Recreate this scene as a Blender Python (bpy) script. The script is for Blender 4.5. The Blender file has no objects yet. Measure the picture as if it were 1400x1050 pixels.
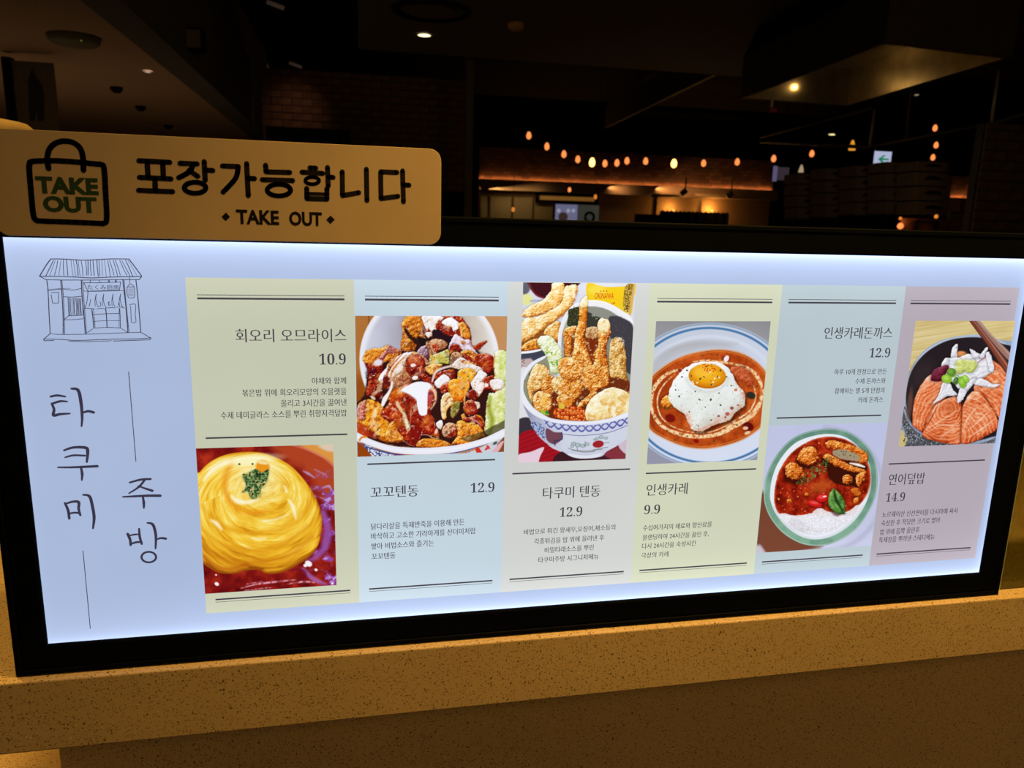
# A back-lit menu board with a TAKE OUT plate on a speckled stone counter, a dark restaurant hall behind it.
# Units are metres.  X runs along the board, Y into the hall, Z up; (0,0,0) is the lower left corner of the lit sheet.
import bpy, bmesh, math, random
import numpy as np
from mathutils import Vector, Matrix

C = bpy.context.scene.collection
SC = bpy.context.scene

# ------------------------------------------------------------------ camera, world, lights, exposure
F_PX = 1017.1
CAM = np.array([0.3274, -0.7917, 0.4411])
RIGHT = np.array([0.97994743, -0.19753347, 0.0261449])     # camera axes in the world
DOWN = np.array([-0.01538729, -0.20584154, -0.97846435])
FWD = np.array([0.19866117, 0.95844133, -0.20475339])
cd = bpy.data.cameras.new('camera'); cam = bpy.data.objects.new('camera', cd); C.objects.link(cam)
cam.matrix_world = Matrix(((RIGHT[0], -DOWN[0], -FWD[0], CAM[0]), (RIGHT[1], -DOWN[1], -FWD[1], CAM[1]),
                           (RIGHT[2], -DOWN[2], -FWD[2], CAM[2]), (0, 0, 0, 1)))
cd.sensor_width = 36; cd.lens = F_PX / 1400 * 36; cd.clip_start = 0.05; cd.clip_end = 100
cd.dof.use_dof = True; cd.dof.focus_distance = 0.90; cd.dof.aperture_fstop = 9.5
SC.camera = cam
SC.view_settings.view_transform = 'Standard'; SC.view_settings.look = 'None'
SC.view_settings.gamma = 1.0; SC.view_settings.use_curve_mapping = False
SC.view_settings.exposure = 0.0
W = bpy.data.worlds.new('hall'); SC.world = W; W.use_nodes = True
W.node_tree.nodes['Background'].inputs[0].default_value = (1.0, 0.72, 0.5, 1)
W.node_tree.nodes['Background'].inputs[1].default_value = 0.012

def light(kind, loc, to, power, col, size=0.2, size_y=None, spot=None, blend=0.6):
    d = bpy.data.lights.new('lamp_light', kind); d.energy = power; d.color = col
    if kind == 'AREA':
        d.size = size
        if size_y: d.shape = 'RECTANGLE'; d.size_y = size_y
    else: d.shadow_soft_size = size
    if kind == 'SPOT': d.spot_size = math.radians(spot); d.spot_blend = blend
    o = bpy.data.objects.new('lamp_light', d); C.objects.link(o); o.location = loc
    o.rotation_euler = (Vector(to) - Vector(loc)).to_track_quat('-Z', 'Y').to_euler()
    return o
WARM = (1.0, 0.49, 0.075)
KEY = light('SPOT', (1.02, -0.39, 1.75), (0.98, 0.0, 0.0), 176, WARM, 0.05, spot=84, blend=1.0)   # down-light over the counter edge
LEFTLAMP = light('SPOT', (-0.55, 0.45, 1.6), (-0.15, 0.15, 0.0), 60, WARM, 0.05, spot=60, blend=1.0)                  # down-light over the counter, left of the board
FRONT_FILL = light('AREA', (2.3, -2.6, 1.6), (0.7, 0.0, -0.1), 17, (1.0, 0.5, 0.10), 1.2)               # added fill light from behind the camera

def at(px, py, Y):          # a point seen at (px, py) of the photograph, Y metres into the hall
    r = (px - 700) * RIGHT + (py - 525) * DOWN + F_PX * FWD
    return Vector(CAM + r * (Y - CAM[1]) / r[1])
def atz(px, py, Z):
    r = (px - 700) * RIGHT + (py - 525) * DOWN + F_PX * FWD
    return Vector(CAM + r * (Z - CAM[2]) / r[2])
def onboard(px, py):        # survey of the board: photograph -> millimetres on the board plane
    r = (px - 700) * RIGHT + (py - 525) * DOWN + F_PX * FWD
    p = CAM + r * (0 - CAM[1]) / r[1]
    return p[0] * 1000, p[2] * 1000

# ------------------------------------------------------------------ materials
def srgb(c):
    return tuple((v / 255 / 12.92) if v / 255 <= 0.04045 else ((v / 255 + 0.055) / 1.055) ** 2.4 for v in c)
def mat(name, col, rough=0.6, metal=0.0, emit=None, strength=1.0, var=0.12, scale=30.0, bump=0.0, spec=0.5):
    m = bpy.data.materials.new(name); m.use_nodes = True; nt = m.node_tree; b = nt.nodes['Principled BSDF']
    b.inputs['Roughness'].default_value = rough; b.inputs['Metallic'].default_value = metal
    b.inputs['Specular IOR Level'].default_value = spec
    tc = nt.nodes.new('ShaderNodeTexCoord'); n = nt.nodes.new('ShaderNodeTexNoise'); n.inputs['Scale'].default_value = scale
    n.inputs['Detail'].default_value = 4
    nt.links.new(tc.outputs['Object'], n.inputs['Vector'])
    r = nt.nodes.new('ShaderNodeValToRGB'); nt.links.new(n.outputs['Fac'], r.inputs[0])
    r.color_ramp.elements[0].position = 0.3; r.color_ramp.elements[1].position = 0.7
    r.color_ramp.elements[0].color = tuple(max(0, v * (1 - var)) for v in col) + (1,)
    r.color_ramp.elements[1].color = tuple(min(1, v * (1 + var)) for v in col) + (1,)
    nt.links.new(r.outputs[0], b.inputs['Base Color'])
    if bump:
        bp = nt.nodes.new('ShaderNodeBump'); bp.inputs['Strength'].default_value = bump; bp.inputs['Distance'].default_value = 0.002
        nt.links.new(n.outputs['Fac'], bp.inputs['Height']); nt.links.new(bp.outputs[0], b.inputs['Normal'])
    if emit:
        b.inputs['Emission Color'].default_value = tuple(emit) + (1,); b.inputs['Emission Strength'].default_value = strength
    return m

def stone():
    m = bpy.data.materials.new('speckled_stone'); m.use_nodes = True; nt = m.node_tree; b = nt.nodes['Principled BSDF']
    N, L = nt.nodes.new, nt.links.new
    tc = N('ShaderNodeTexCoord')
    warp = N('ShaderNodeTexNoise'); warp.inputs['Scale'].default_value = 160; L(tc.outputs['Object'], warp.inputs['Vector'])
    add = N('ShaderNodeVectorMath'); add.operation = 'MULTIPLY_ADD'
    L(warp.outputs['Color'], add.inputs[0]); add.inputs[1].default_value = (0.006, 0.006, 0.006); L(tc.outputs['Object'], add.inputs[2])
    base = N('ShaderNodeTexNoise'); base.inputs['Scale'].default_value = 9; L(tc.outputs['Object'], base.inputs['Vector'])
    cr = N('ShaderNodeValToRGB'); L(base.outputs['Fac'], cr.inputs[0])
    cr.color_ramp.elements[0].color = (0.55, 0.47, 0.36, 1); cr.color_ramp.elements[1].color = (0.68, 0.58, 0.44, 1)
    col = cr.outputs[0]
    for sc, thr, dens, c in ((290, 0.27, 0.45, (0.21, 0.15, 0.10, 1)), (480, 0.33, 0.5, (0.30, 0.22, 0.15, 1)), (120, 0.15, 0.22, (0.15, 0.11, 0.08, 1)), (260, 0.16, 0.03, (1, 1, 0.95, 1))):
        v = N('ShaderNodeTexVoronoi'); v.inputs['Scale'].default_value = sc; L(add.outputs[0], v.inputs['Vector'])
        lt = N('ShaderNodeMath'); lt.operation = 'LESS_THAN'; L(v.outputs['Distance'], lt.inputs[0]); lt.inputs[1].default_value = thr
        sep = N('ShaderNodeSeparateColor'); L(v.outputs['Color'], sep.inputs[0])
        l2 = N('ShaderNodeMath'); l2.operation = 'LESS_THAN'; L(sep.outputs[0], l2.inputs[0]); l2.inputs[1].default_value = dens
        mu = N('ShaderNodeMath'); mu.operation = 'MULTIPLY'; L(lt.outputs[0], mu.inputs[0]); L(l2.outputs[0], mu.inputs[1])
        mx = N('ShaderNodeMix'); mx.data_type = 'RGBA'; L(mu.outputs[0], mx.inputs[0]); L(col, mx.inputs[6]); mx.inputs[7].default_value = c
        col = mx.outputs[2]
    L(col, b.inputs['Base Color']); b.inputs['Roughness'].default_value = 0.5; b.inputs['Specular IOR Level'].default_value = 0.3
    return m

def backlit(name, col=None):
    """Ink on the light box sheet: the colour it lets through times the panel's edge-lit light, which is strongest beside its LED rows."""
    m = bpy.data.materials.new(name); m.use_nodes = True; nt = m.node_tree; nt.nodes.clear()
    N, L = nt.nodes.new, nt.links.new
    geo = N('ShaderNodeNewGeometry'); sp = N('ShaderNodeSeparateXYZ'); L(geo.outputs['Position'], sp.inputs[0])
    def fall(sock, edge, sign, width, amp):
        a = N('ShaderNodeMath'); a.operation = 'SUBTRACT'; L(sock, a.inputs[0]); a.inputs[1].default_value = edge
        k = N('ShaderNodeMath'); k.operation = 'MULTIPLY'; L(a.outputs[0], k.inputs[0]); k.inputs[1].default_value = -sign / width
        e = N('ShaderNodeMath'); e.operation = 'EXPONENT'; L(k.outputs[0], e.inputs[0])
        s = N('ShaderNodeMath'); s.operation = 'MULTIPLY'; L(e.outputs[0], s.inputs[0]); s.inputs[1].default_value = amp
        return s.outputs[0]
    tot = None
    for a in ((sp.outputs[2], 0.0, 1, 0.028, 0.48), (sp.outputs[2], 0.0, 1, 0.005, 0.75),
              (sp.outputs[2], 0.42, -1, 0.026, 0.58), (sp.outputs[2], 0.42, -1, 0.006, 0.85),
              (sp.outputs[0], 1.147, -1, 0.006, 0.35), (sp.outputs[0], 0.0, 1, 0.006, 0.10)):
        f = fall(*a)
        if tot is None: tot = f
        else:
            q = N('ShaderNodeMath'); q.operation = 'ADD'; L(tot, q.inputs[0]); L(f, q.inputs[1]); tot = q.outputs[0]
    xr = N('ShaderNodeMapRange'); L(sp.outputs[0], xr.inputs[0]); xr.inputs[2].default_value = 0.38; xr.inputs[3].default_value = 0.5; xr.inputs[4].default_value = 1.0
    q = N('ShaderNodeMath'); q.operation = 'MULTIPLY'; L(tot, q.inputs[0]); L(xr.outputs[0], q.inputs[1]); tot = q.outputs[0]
    no = N('ShaderNodeTexNoise'); no.inputs['Scale'].default_value = 5.0; L(geo.outputs['Position'], no.inputs['Vector'])
    mr = N('ShaderNodeMapRange'); L(no.outputs['Fac'], mr.inputs[0]); mr.inputs[3].default_value = 0.9; mr.inputs[4].default_value = 1.06
    q = N('ShaderNodeMath'); q.operation = 'ADD'; L(tot, q.inputs[0]); L(mr.outputs[0], q.inputs[1])
    em = N('ShaderNodeEmission'); L(q.outputs[0], em.inputs['Strength'])
    if col is None:
        at_ = N('ShaderNodeAttribute'); at_.attribute_name = 'ink'; L(at_.outputs['Color'], em.inputs['Color'])
    else: em.inputs['Color'].default_value = tuple(col) + (1,)
    o = N('ShaderNodeOutputMaterial'); L(em.outputs[0], o.inputs[0])
    return m

M_STONE = stone()
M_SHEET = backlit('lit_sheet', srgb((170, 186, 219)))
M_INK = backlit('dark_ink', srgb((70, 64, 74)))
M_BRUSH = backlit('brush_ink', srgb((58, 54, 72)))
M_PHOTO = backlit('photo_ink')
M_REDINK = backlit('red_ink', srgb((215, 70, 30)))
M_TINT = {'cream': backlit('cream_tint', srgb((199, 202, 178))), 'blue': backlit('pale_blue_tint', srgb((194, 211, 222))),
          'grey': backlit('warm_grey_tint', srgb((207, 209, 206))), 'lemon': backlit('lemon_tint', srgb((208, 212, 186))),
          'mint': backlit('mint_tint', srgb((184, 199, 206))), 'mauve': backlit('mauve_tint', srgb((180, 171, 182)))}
M_FRAME = mat('black_frame', (0.0022, 0.004, 0.010), 0.6, 0.0, var=0.1, scale=60, spec=0.03)
M_RIM = mat('black_rim', (0.016, 0.015, 0.014), 0.32, 0.3, var=0.1, scale=60)
M_BACK = mat('black_box', (0.01, 0.01, 0.01), 0.6)
M_PLATE = mat('satin_cream_plate', (0.64, 0.57, 0.55), 0.42, 0.0, var=0.05, scale=14, spec=0.4)
M_PRINT = mat('black_print', (0.006, 0.006, 0.007), 0.5, spec=0.3)
M_GREEN = mat('dark_green_print', (0.028, 0.085, 0.045), 0.5, spec=0.3)
M_CARD = mat('grey_metal', (0.2, 0.18, 0.15), 0.4, 0.6)

# ------------------------------------------------------------------ object helpers
def link(name, me, m, parent=None):
    o = bpy.data.objects.new(name, me); C.objects.link(o)
    if m is not None: me.materials.append(m)
    if parent is not None: o.parent = parent
    return o
def tag(o, label=None, cat=None, group=None, kind=None):
    if label: o['label'] = label
    if cat: o['category'] = cat
    if group: o['group'] = group
    if kind: o['kind'] = kind
    return o
def empty(name, loc, label=None, cat=None, group=None, kind=None):
    o = bpy.data.objects.new(name, None); C.objects.link(o); o.location = loc; o.empty_display_size = 0.05
    o.matrix_world = Matrix.Translation(Vector(loc))
    return tag(o, label, cat, group, kind)
class MB:
    def __init__(s): s.v = []; s.f = []
    def add(s, vs, fs):
        k = len(s.v); s.v += [tuple(v) for v in vs]; s.f += [tuple(i + k for i in f) for f in fs]; return s
    def box(s, a, b):
        (x0, y0, z0), (x1, y1, z1) = a, b
        x0, x1 = sorted((x0, x1)); y0, y1 = sorted((y0, y1)); z0, z1 = sorted((z0, z1))
        return s.add([(x0, y0, z0), (x1, y0, z0), (x1, y1, z0), (x0, y1, z0), (x0, y0, z1), (x1, y0, z1), (x1, y1, z1), (x0, y1, z1)],
                     [(0, 3, 2, 1), (4, 5, 6, 7), (0, 1, 5, 4), (1, 2, 6, 5), (2, 3, 7, 6), (3, 0, 4, 7)])
    def prism(s, pts, dv):           # polygon (3-D points) swept by the vector dv
        n = len(pts); dv = Vector(dv); P = [Vector(p) for p in pts]
        s.add(P + [p + dv for p in P], [tuple(range(n)), tuple(range(2 * n - 1, n - 1, -1))] + [(i, i + n, (i + 1) % n + n, (i + 1) % n) for i in range(n)])
        return s
    def tube(s, pts, r, n=8):
        P = [Vector(p) for p in pts]; rings = []
        for i, p in enumerate(P):
            d = (P[min(i + 1, len(P) - 1)] - P[max(i - 1, 0)]).normalized()
            u = d.cross(Vector((0, 0, 1)));
            if u.length < 1e-3: u = d.cross(Vector((1, 0, 0)))
            u.normalize(); w = d.cross(u)
            rr = r[i] if isinstance(r, (list, tuple)) else r
            rings.append([p + u * rr * math.cos(a) + w * rr * math.sin(a) for a in [2 * math.pi * k / n for k in range(n)]])
        vs = [q for ring in rings for q in ring]
        fs = [(i * n + k, i * n + (k + 1) % n, (i + 1) * n + (k + 1) % n, (i + 1) * n + k) for i in range(len(P) - 1) for k in range(n)]
        fs += [tuple(range(n - 1, -1, -1)), tuple((len(P) - 1) * n + k for k in range(n))]
        return s.add(vs, fs)
    def lathe(s, prof, c, n=20, axis='z', cap=True):    # profile (radius, height) turned about an axis through c
        vs = []; c = Vector(c)
        for r, h in prof:
            for k in range(n):
                a = 2 * math.pi * k / n
                v = (r * math.cos(a), r * math.sin(a), h) if axis == 'z' else (r * math.cos(a), h, r * math.sin(a))
                vs.append(c + Vector(v))
        m = len(prof)
        fs = [(i * n + k, i * n + (k + 1) % n, (i + 1) * n + (k + 1) % n, (i + 1) * n + k) for i in range(m - 1) for k in range(n)]
        if cap: fs += [tuple(range(n - 1, -1, -1)), tuple((m - 1) * n + k for k in range(n))]
        return s.add(vs, fs)
    def build(s, name, m, parent=None, bevel=0.0, smooth=False, seg=2):
        me = bpy.data.meshes.new(name)
        off = Vector((0, 0, 0)) if parent is None else parent_origin(parent)
        me.from_pydata([tuple(Vector(v) - off) for v in s.v], [], s.f); me.update()
        bm = bmesh.new(); bm.from_mesh(me); bmesh.ops.recalc_face_normals(bm, faces=bm.faces)
        if bevel:
            bmesh.ops.bevel(bm, geom=list(bm.edges), offset=bevel, segments=seg, affect='EDGES', profile=0.5)
        bm.to_mesh(me); bm.free()
        if smooth:
            for p in me.polygons: p.use_smooth = True
        return link(name, me, m, parent)
def parent_origin(p):
    o = Vector((0, 0, 0))
    while p is not None: o += Vector(p.location); p = p.parent
    return o

# text: a FONT curve (the font that ships inside Blender) turned into a flat mesh
TYPE = {}
def typeset(jobs, res=3):      # sets all the wording in one go
    obs = []
    for s, offset in jobs:
        c = bpy.data.curves.new('type', 'FONT'); c.body = s; c.size = 1; c.offset = offset; c.resolution_u = res
        o = bpy.data.objects.new('type', c); C.objects.link(o); obs.append(((s, offset), o, c))
    dg = bpy.context.evaluated_depsgraph_get()
    for key, o, c in obs:
        e = o.evaluated_get(dg); me = e.to_mesh(); v = np.zeros(len(me.vertices) * 3); me.vertices.foreach_get('co', v)
        TYPE[key] = (v.reshape(-1, 3)[:, :2].copy(), [tuple(p.vertices) for p in me.polygons]); e.to_mesh_clear()
    for key, o, c in obs: bpy.data.objects.remove(o); bpy.data.curves.remove(c)
def text_geo(s, offset=0.0, spacing=1.0, res=3):
    if (s, offset) in TYPE: return TYPE[(s, offset)]
    c = bpy.data.curves.new('type', 'FONT'); c.body = s; c.size = 1; c.offset = offset; c.resolution_u = res; c.space_character = spacing
    o = bpy.data.objects.new('type', c); C.objects.link(o)
    dg = bpy.context.evaluated_depsgraph_get(); me = o.evaluated_get(dg).to_mesh()
    v = np.zeros(len(me.vertices) * 3); me.vertices.foreach_get('co', v); v = v.reshape(-1, 3)[:, :2]
    f = [tuple(p.vertices) for p in me.polygons]
    o.evaluated_get(dg).to_mesh_clear(); bpy.data.objects.remove(o); bpy.data.curves.remove(c)
    return v, f
def fit_text(mb, s, u0, v0, u1, v1, y, double=0.0, offset=0.0, spacing=1.0, slant=0.0):
    """put the text's ink into the rectangle u0..u1, v0..v1 (mm) at depth y (m)"""
    v, f = text_geo(s, offset, spacing)
    lo, hi = v.min(0), v.max(0); w = (v - lo) / (hi - lo)
    shifts = [0.0] if not double else [-double, 0.0, double]
    for k, sh in enumerate(shifts):
        X = u0 + double + w[:, 0] * (u1 - u0 - 2 * double) + sh; Z = v0 + w[:, 1] * (v1 - v0)
        mb.add([(a / 1000, y - 0.00001 * k, b / 1000) for a, b in zip(X, Z)], f)
# ink strokes: flat ribbons with round joints, width may change along the way (mm)
def stroke(mb, pts, w, y, n=8, caps=True):
    P = [np.array(p, float) for p in pts]; ws = w if isinstance(w, (list, tuple)) else [w] * len(P)
    if len(ws) != len(P): ws = list(np.interp(np.linspace(0, 1, len(P)), np.linspace(0, 1, len(ws)), ws))
    for i in range(len(P) - 1):
        d = P[i + 1] - P[i]; l = np.hypot(*d)
        if l < 1e-6: continue
        nrm = np.array([-d[1], d[0]]) / l
        q = [P[i] + nrm * ws[i] / 2, P[i] - nrm * ws[i] / 2, P[i + 1] - nrm * ws[i + 1] / 2, P[i + 1] + nrm * ws[i + 1] / 2]
        mb.add([(a[0] / 1000, y, a[1] / 1000) for a in q], [(0, 1, 2, 3)])
    if caps:
        for p, ww in zip(P, ws):
            mb.add([((p[0] + ww / 2 * math.cos(t)) / 1000, y, (p[1] + ww / 2 * math.sin(t)) / 1000) for t in [2 * math.pi * k / n for k in range(n)]], [tuple(range(n))])
def smooth_line(pts, k=6, closed=False):
    P = [np.array(p, float) for p in pts]; n = len(P); out = []
    for i in range(n if closed else n - 1):
        a, b, c, d = (P[(i - 1) % n], P[i], P[(i + 1) % n], P[(i + 2) % n]) if closed else (P[max(i - 1, 0)], P[i], P[i + 1], P[min(i + 2, n - 1)])
        for j in range(k):
            t = j / k
            out.append(0.5 * ((2 * b) + (-a + c) * t + (2 * a - 5 * b + 4 * c - d) * t * t + (-a + 3 * b - 3 * c + d) * t ** 3))
    if not closed: out.append(P[-1])
    return out
class Sketch:               # drawing frame of a tracing: origin and magnification, taken to millimetres on the board
    def __init__(s, ox, oy, k): s.o = (ox, oy); s.k = k
    def mm(s, p): return onboard(s.o[0] + p[0] / s.k, s.o[1] + p[1] / s.k)

TEXTS = [   # panel, tracing frame, part name, text, ink left x / bottom y, ink right x / bottom y, ink height
 (0, (240, 370, 4.2), 'dish_name', '회오리 오므라이스', 345, 412, 982, 410, 76),
 (0, (240, 370, 4.2), 'price', '#10.9', 825, 540, 978, 540, 64),
 (0, (240, 370, 4.2), 'description', '야채와 함께', 783, 653, 980, 651, 39),
 (0, (240, 370, 4.2), 'description', '볶은밥 위에 회오리모양의 오믈렛을', 383, 722, 982, 716, 41),
 (0, (240, 370, 4.2), 'description', '올리고 3시간을 끓여낸', 605, 782, 982, 778, 41),
 (0, (240, 370, 4.2), 'description', '수제 데미글라스 소스를 뿌린 취향저격덮밥', 260, 853, 984, 838, 42),
 (1, (480, 610, 4.773), 'dish_name', '꼬꼬텐동', 128, 338, 440, 331, 76),
 (1, (480, 610, 4.773), 'price', '#12.9', 780, 304, 935, 300, 64),
 (1, (480, 610, 4.773), 'description', '닭다리살을 특제반죽을 이용해 만든', 130, 548, 740, 516, 42),
 (1, (480, 610, 4.773), 'description', '바삭하고 고소한 가라아게를 산더미처럼', 130, 611, 808, 573, 42),
 (1, (480, 610, 4.773), 'description', '쌓아 비법소스와 즐기는', 130, 676, 540, 653, 42),
 (1, (480, 610, 4.773), 'description', '꼬꼬텐동', 132, 741, 290, 734, 41),
 (2, (680, 620, 5.525), 'dish_name', '타쿠미 텐동', 343, 342, 777, 328, 87),
 (2, (680, 620, 5.525), 'price', '#12.9', 470, 480, 640, 474, 73),
 (2, (680, 620, 5.525), 'description', '비법으로 튀긴 왕새우,오징어,채소등의', 200, 613, 890, 585, 44),
 (2, (680, 620, 5.525), 'description', '각종튀김을 밥 위에 올려낸 후', 278, 685, 806, 659, 43),
 (2, (680, 620, 5.525), 'description', '비밀타래소스를 뿌린', 357, 750, 727, 735, 43),
 (2, (680, 620, 5.525), 'description', '타쿠미주방 시그니처메뉴', 310, 825, 765, 802, 43),
 (3, (860, 620, 5.525), 'dish_name', '인생카레', 130, 319, 440, 309, 87),
 (3, (860, 620, 5.525), 'price', '#9.9', 113, 461, 233, 455, 70),
 (3, (860, 620, 5.525), 'description', '수십여가지의 재료와 향신료를', 105, 584, 625, 558, 43),
 (3, (860, 620, 5.525), 'description', '블렌딩하여 24시간을 끓인 후,', 102, 655, 603, 632, 43),
 (3, (860, 620, 5.525), 'description', '다시 24시간을 숙성시킨', 98, 720, 503, 702, 42),
 (3, (860, 620, 5.525), 'description', '극상의 카레', 92, 791, 298, 782, 41),
 (4, (1040, 370, 4.775), 'dish_name', '인생카레돈까스', 412, 446, 857, 443, 76),
 (4, (1040, 370, 4.775), 'price', '#12.9', 708, 568, 843, 566, 62),
 (4, (1040, 370, 4.775), 'description', '하루 10개 한정으로 만든', 480, 680, 822, 677, 37),
 (4, (1040, 370, 4.775), 'description', '수제 돈까스와', 617, 740, 815, 738, 37),
 (4, (1040, 370, 4.775), 'description', '함께하는 별 5개 만점의', 483, 804, 806, 800, 37),
 (4, (1040, 370, 4.775), 'description', '카레 돈까스', 634, 864, 798, 861, 38),
 (5, (1180, 600, 5.25), 'dish_name', '연어덮밥', 180, 333, 440, 323, 80),
 (5, (1180, 600, 5.25), 'price', '#14.9', 162, 453, 298, 447, 63),
 (5, (1180, 600, 5.25), 'description', '노르웨이산 신선연어를 다시마에 싸서', 137, 564, 675, 539, 42),
 (5, (1180, 600, 5.25), 'description', '숙성한 후 적당한 크기로 썰어', 130, 625, 547, 607, 42),
 (5, (1180, 600, 5.25), 'description', '밥 위에 듬뿍 올린후', 122, 689, 403, 677, 42),
 (5, (1180, 600, 5.25), 'description', '특제장을 뿌려낸 스테디메뉴', 112, 749, 512, 724, 42)]
def numerals(s): return ''.join(chr(0x1D7CE + int(ch)) if ch.isdigit() else ch for ch in s[1:])
typeset([(numerals(t[3]), -0.006) if t[3][0] == '#' else (t[3], -0.009 if t[2] == 'dish_name' else -0.004) for t in TEXTS]
        + [('たくみ厨房', .004), ('TAKE', .05), ('OUT', .05), ('TAKE', .035), ('OUT', .035), ('OKINAWA', .01)])

# ================================================================== STRUCTURE: the hall
random.seed(3)
M_DARK = mat('soot_black', (0.02, 0.018, 0.016), 0.8, spec=0.1)
M_FLOOR = mat('dark_floor', (0.05, 0.035, 0.022), 0.5)
M_CORR = mat('warm_white_ceiling', (0.55, 0.42, 0.30), 0.8, var=0.03, scale=3)
M_PANEL = mat('charcoal_panel', (0.16, 0.15, 0.13), 0.8)
M_BAND = mat('grey_bulkhead', (0.14, 0.15, 0.15), 0.8)
M_BRICK = mat('old_red_brick', (0.13, 0.075, 0.055), 0.9, var=0.5, scale=6, bump=0.4)
M_MORTAR = mat('mortar', (0.05, 0.045, 0.04), 0.95)
M_STEEL = mat('brushed_steel', (0.30, 0.25, 0.17), 0.33, 1.0, var=0.2, scale=9)
M_STEELDK = mat('dull_steel', (0.12, 0.11, 0.10), 0.5, 0.6, var=0.2)
M_ROD = mat('grey_rod', (0.45, 0.40, 0.33), 0.5, 0.3)
M_YWALL = mat('ochre_wall', (0.42, 0.31, 0.17), 0.8, var=0.08, scale=2)
M_BWALL = mat('brown_wall', (0.26, 0.15, 0.08), 0.8, var=0.1, scale=2)
M_BLACK = mat('matt_black', (0.008, 0.008, 0.008), 0.7, spec=0.1)
M_CRATE = mat('brown_black_plastic', (0.17, 0.12, 0.075), 0.7)

MB().box((-8, -4, -1.05), (12, 18, -1.0)).build('floor', M_FLOOR)['kind'] = 'structure'
MB().box((-0.97, -1, 2.75), (12, 18, 2.85)).build('ceiling', M_DARK)['kind'] = 'structure'
MB().box((-8, 17.9, -1.0), (12, 18, 2.85)).build('wall_back', M_DARK)['kind'] = 'structure'
MB().box((11.9, -1, -1.0), (12, 17.9, 2.85)).build('wall_right', M_DARK)['kind'] = 'structure'
MB().box((-6, 1.2, 1.6), (-1.12, 10.8, 1.7)).build('trim_1', M_CORR)['kind'] = 'structure'          # lowered pale corridor ceiling
MB().box((-6, 10.6, -1.0), (-1.12, 10.8, 1.6)).build('wall_left', M_BWALL)['kind'] = 'structure'
MB().box((-1.12, 1.2, 1.58), (-0.90, 10.8, 2.75)).build('trim_2', M_BAND)['kind'] = 'structure'
MB().box((0.35, 2.5, 2.16), (4.6, 7.35, 2.30)).build('trim_3', M_PANEL)['kind'] = 'structure'       # lowered charcoal ceiling field
light('AREA', (-2.6, 6.2, -0.6), (-2.4, 6.4, 1.6), 5.0, (1.0, 0.55, 0.25), 2.2)                     # added area lamp in place of bounce off the corridor floor

def corner_pts(a, b): return a, b
def brick_wall(name, x0, x1, z0, z1, Y, bw, bh, mort=0.012, col=M_BRICK, thing=None):
    w = MB().box((x0, Y + 0.02, z0), (x1, Y + 0.12, z1)).build(name, M_MORTAR)
    w['kind'] = 'structure'
    me_full = None; row = 0; z = z0
    full = None
    while z < z1 - 0.3 * bh:
        x = x0 - (bw / 2 if row % 2 else 0)
        while x < x1 - 0.02:
            a, b = max(x, x0), min(x + bw - mort, x1)
            if b - a > 0.03:
                dy = random.uniform(-0.008, 0.006); zz = min(z + bh - mort, z1)
                if b - a > bw - mort - 1e-4 and zz == z + bh - mort:
                    if full is None:
                        mb = MB().box((0, 0, 0), (bw - mort, 0.04, bh - mort)); full = mb.build('brick', col)
                        full.parent = w; o = full
                    else:
                        o = full.copy(); C.objects.link(o)
                    o.location = (a, Y + dy, z)
                else:
                    o = MB().box((0, 0, 0), (b - a, 0.04, zz - z)).build('brick', col); o.parent = w; o.location = (a, Y + dy, z)
            x += bw
        z += bh; row += 1
    return w
pa, pb = at(356, 92, 9), at(640, 300, 9)
brick_wall('wall_middle', pa.x, pb.x, pb.z + 0.35, pa.z, 9.0, 0.235, 0.085)
light('SPOT', tuple(at(410, 120, 8.3)), tuple(at(405, 158, 9)), 2.6, (1, 0.5, 0.25), 0.05, spot=75, blend=1)
light('SPOT', tuple(at(560, 70, 7.9)), tuple(at(520, 140, 9)), 0.35, (1, 0.75, 0.5), 0.05, spot=110, blend=1)
pa, pb = at(1351, 168, 5), at(1440, 330, 5)
brick_wall('wall_column', pa.x, pb.x, pb.z, pa.z, 5.0, 0.235, 0.085)

# far brick fascia with an LED cove and the lit shop front below it
YF = 13.0
def brick_tex(name, scale):
    m = mat(name, (0.3, 0.13, 0.06), 0.9); nt = m.node_tree; b = nt.nodes['Principled BSDF']
    bt = nt.nodes.new('ShaderNodeTexBrick'); bt.inputs['Scale'].default_value = scale
    bt.inputs['Color1'].default_value = (0.26, 0.11, 0.055, 1); bt.inputs['Color2'].default_value = (0.11, 0.045, 0.025, 1); bt.inputs['Mortar'].default_value = (0.07, 0.045, 0.03, 1)
    mp = nt.nodes.new('ShaderNodeMapping'); mp.inputs['Rotation'].default_value = (math.pi / 2, 0, 0); tc = nt.nodes.new('ShaderNodeTexCoord')
    nt.links.new(tc.outputs['Object'], mp.inputs[0]); nt.links.new(mp.outputs[0], bt.inputs['Vector']); nt.links.new(bt.outputs[0], b.inputs['Base Color'])
    return m
M_BTEX = brick_tex('far_brick', 3.6)
def fascia(name, xa, xb, yb, Y, up, power):
    p, q = at(xa, yb[0], Y), at(xb, yb[1], Y); z = (p.z + q.z) / 2
    w = MB().box((p.x, Y, z), (q.x, Y + 0.1, z + up)).build(name, M_BTEX); w['kind'] = 'structure'
    e = MB().box((p.x, Y - 0.22, z - 0.20), (q.x, Y + 0.1, z - 0.02)).build(name, M_BWALL); e['kind'] = 'structure'
    light('AREA', ((p.x + q.x) / 2, Y - 0.018, z - 0.012), ((p.x + q.x) / 2, Y + 0.05, z + 0.5), power, (1.0, 0.42, 0.12), abs(q.x - p.x), 0.008)
    return p.x, q.x, z
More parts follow.
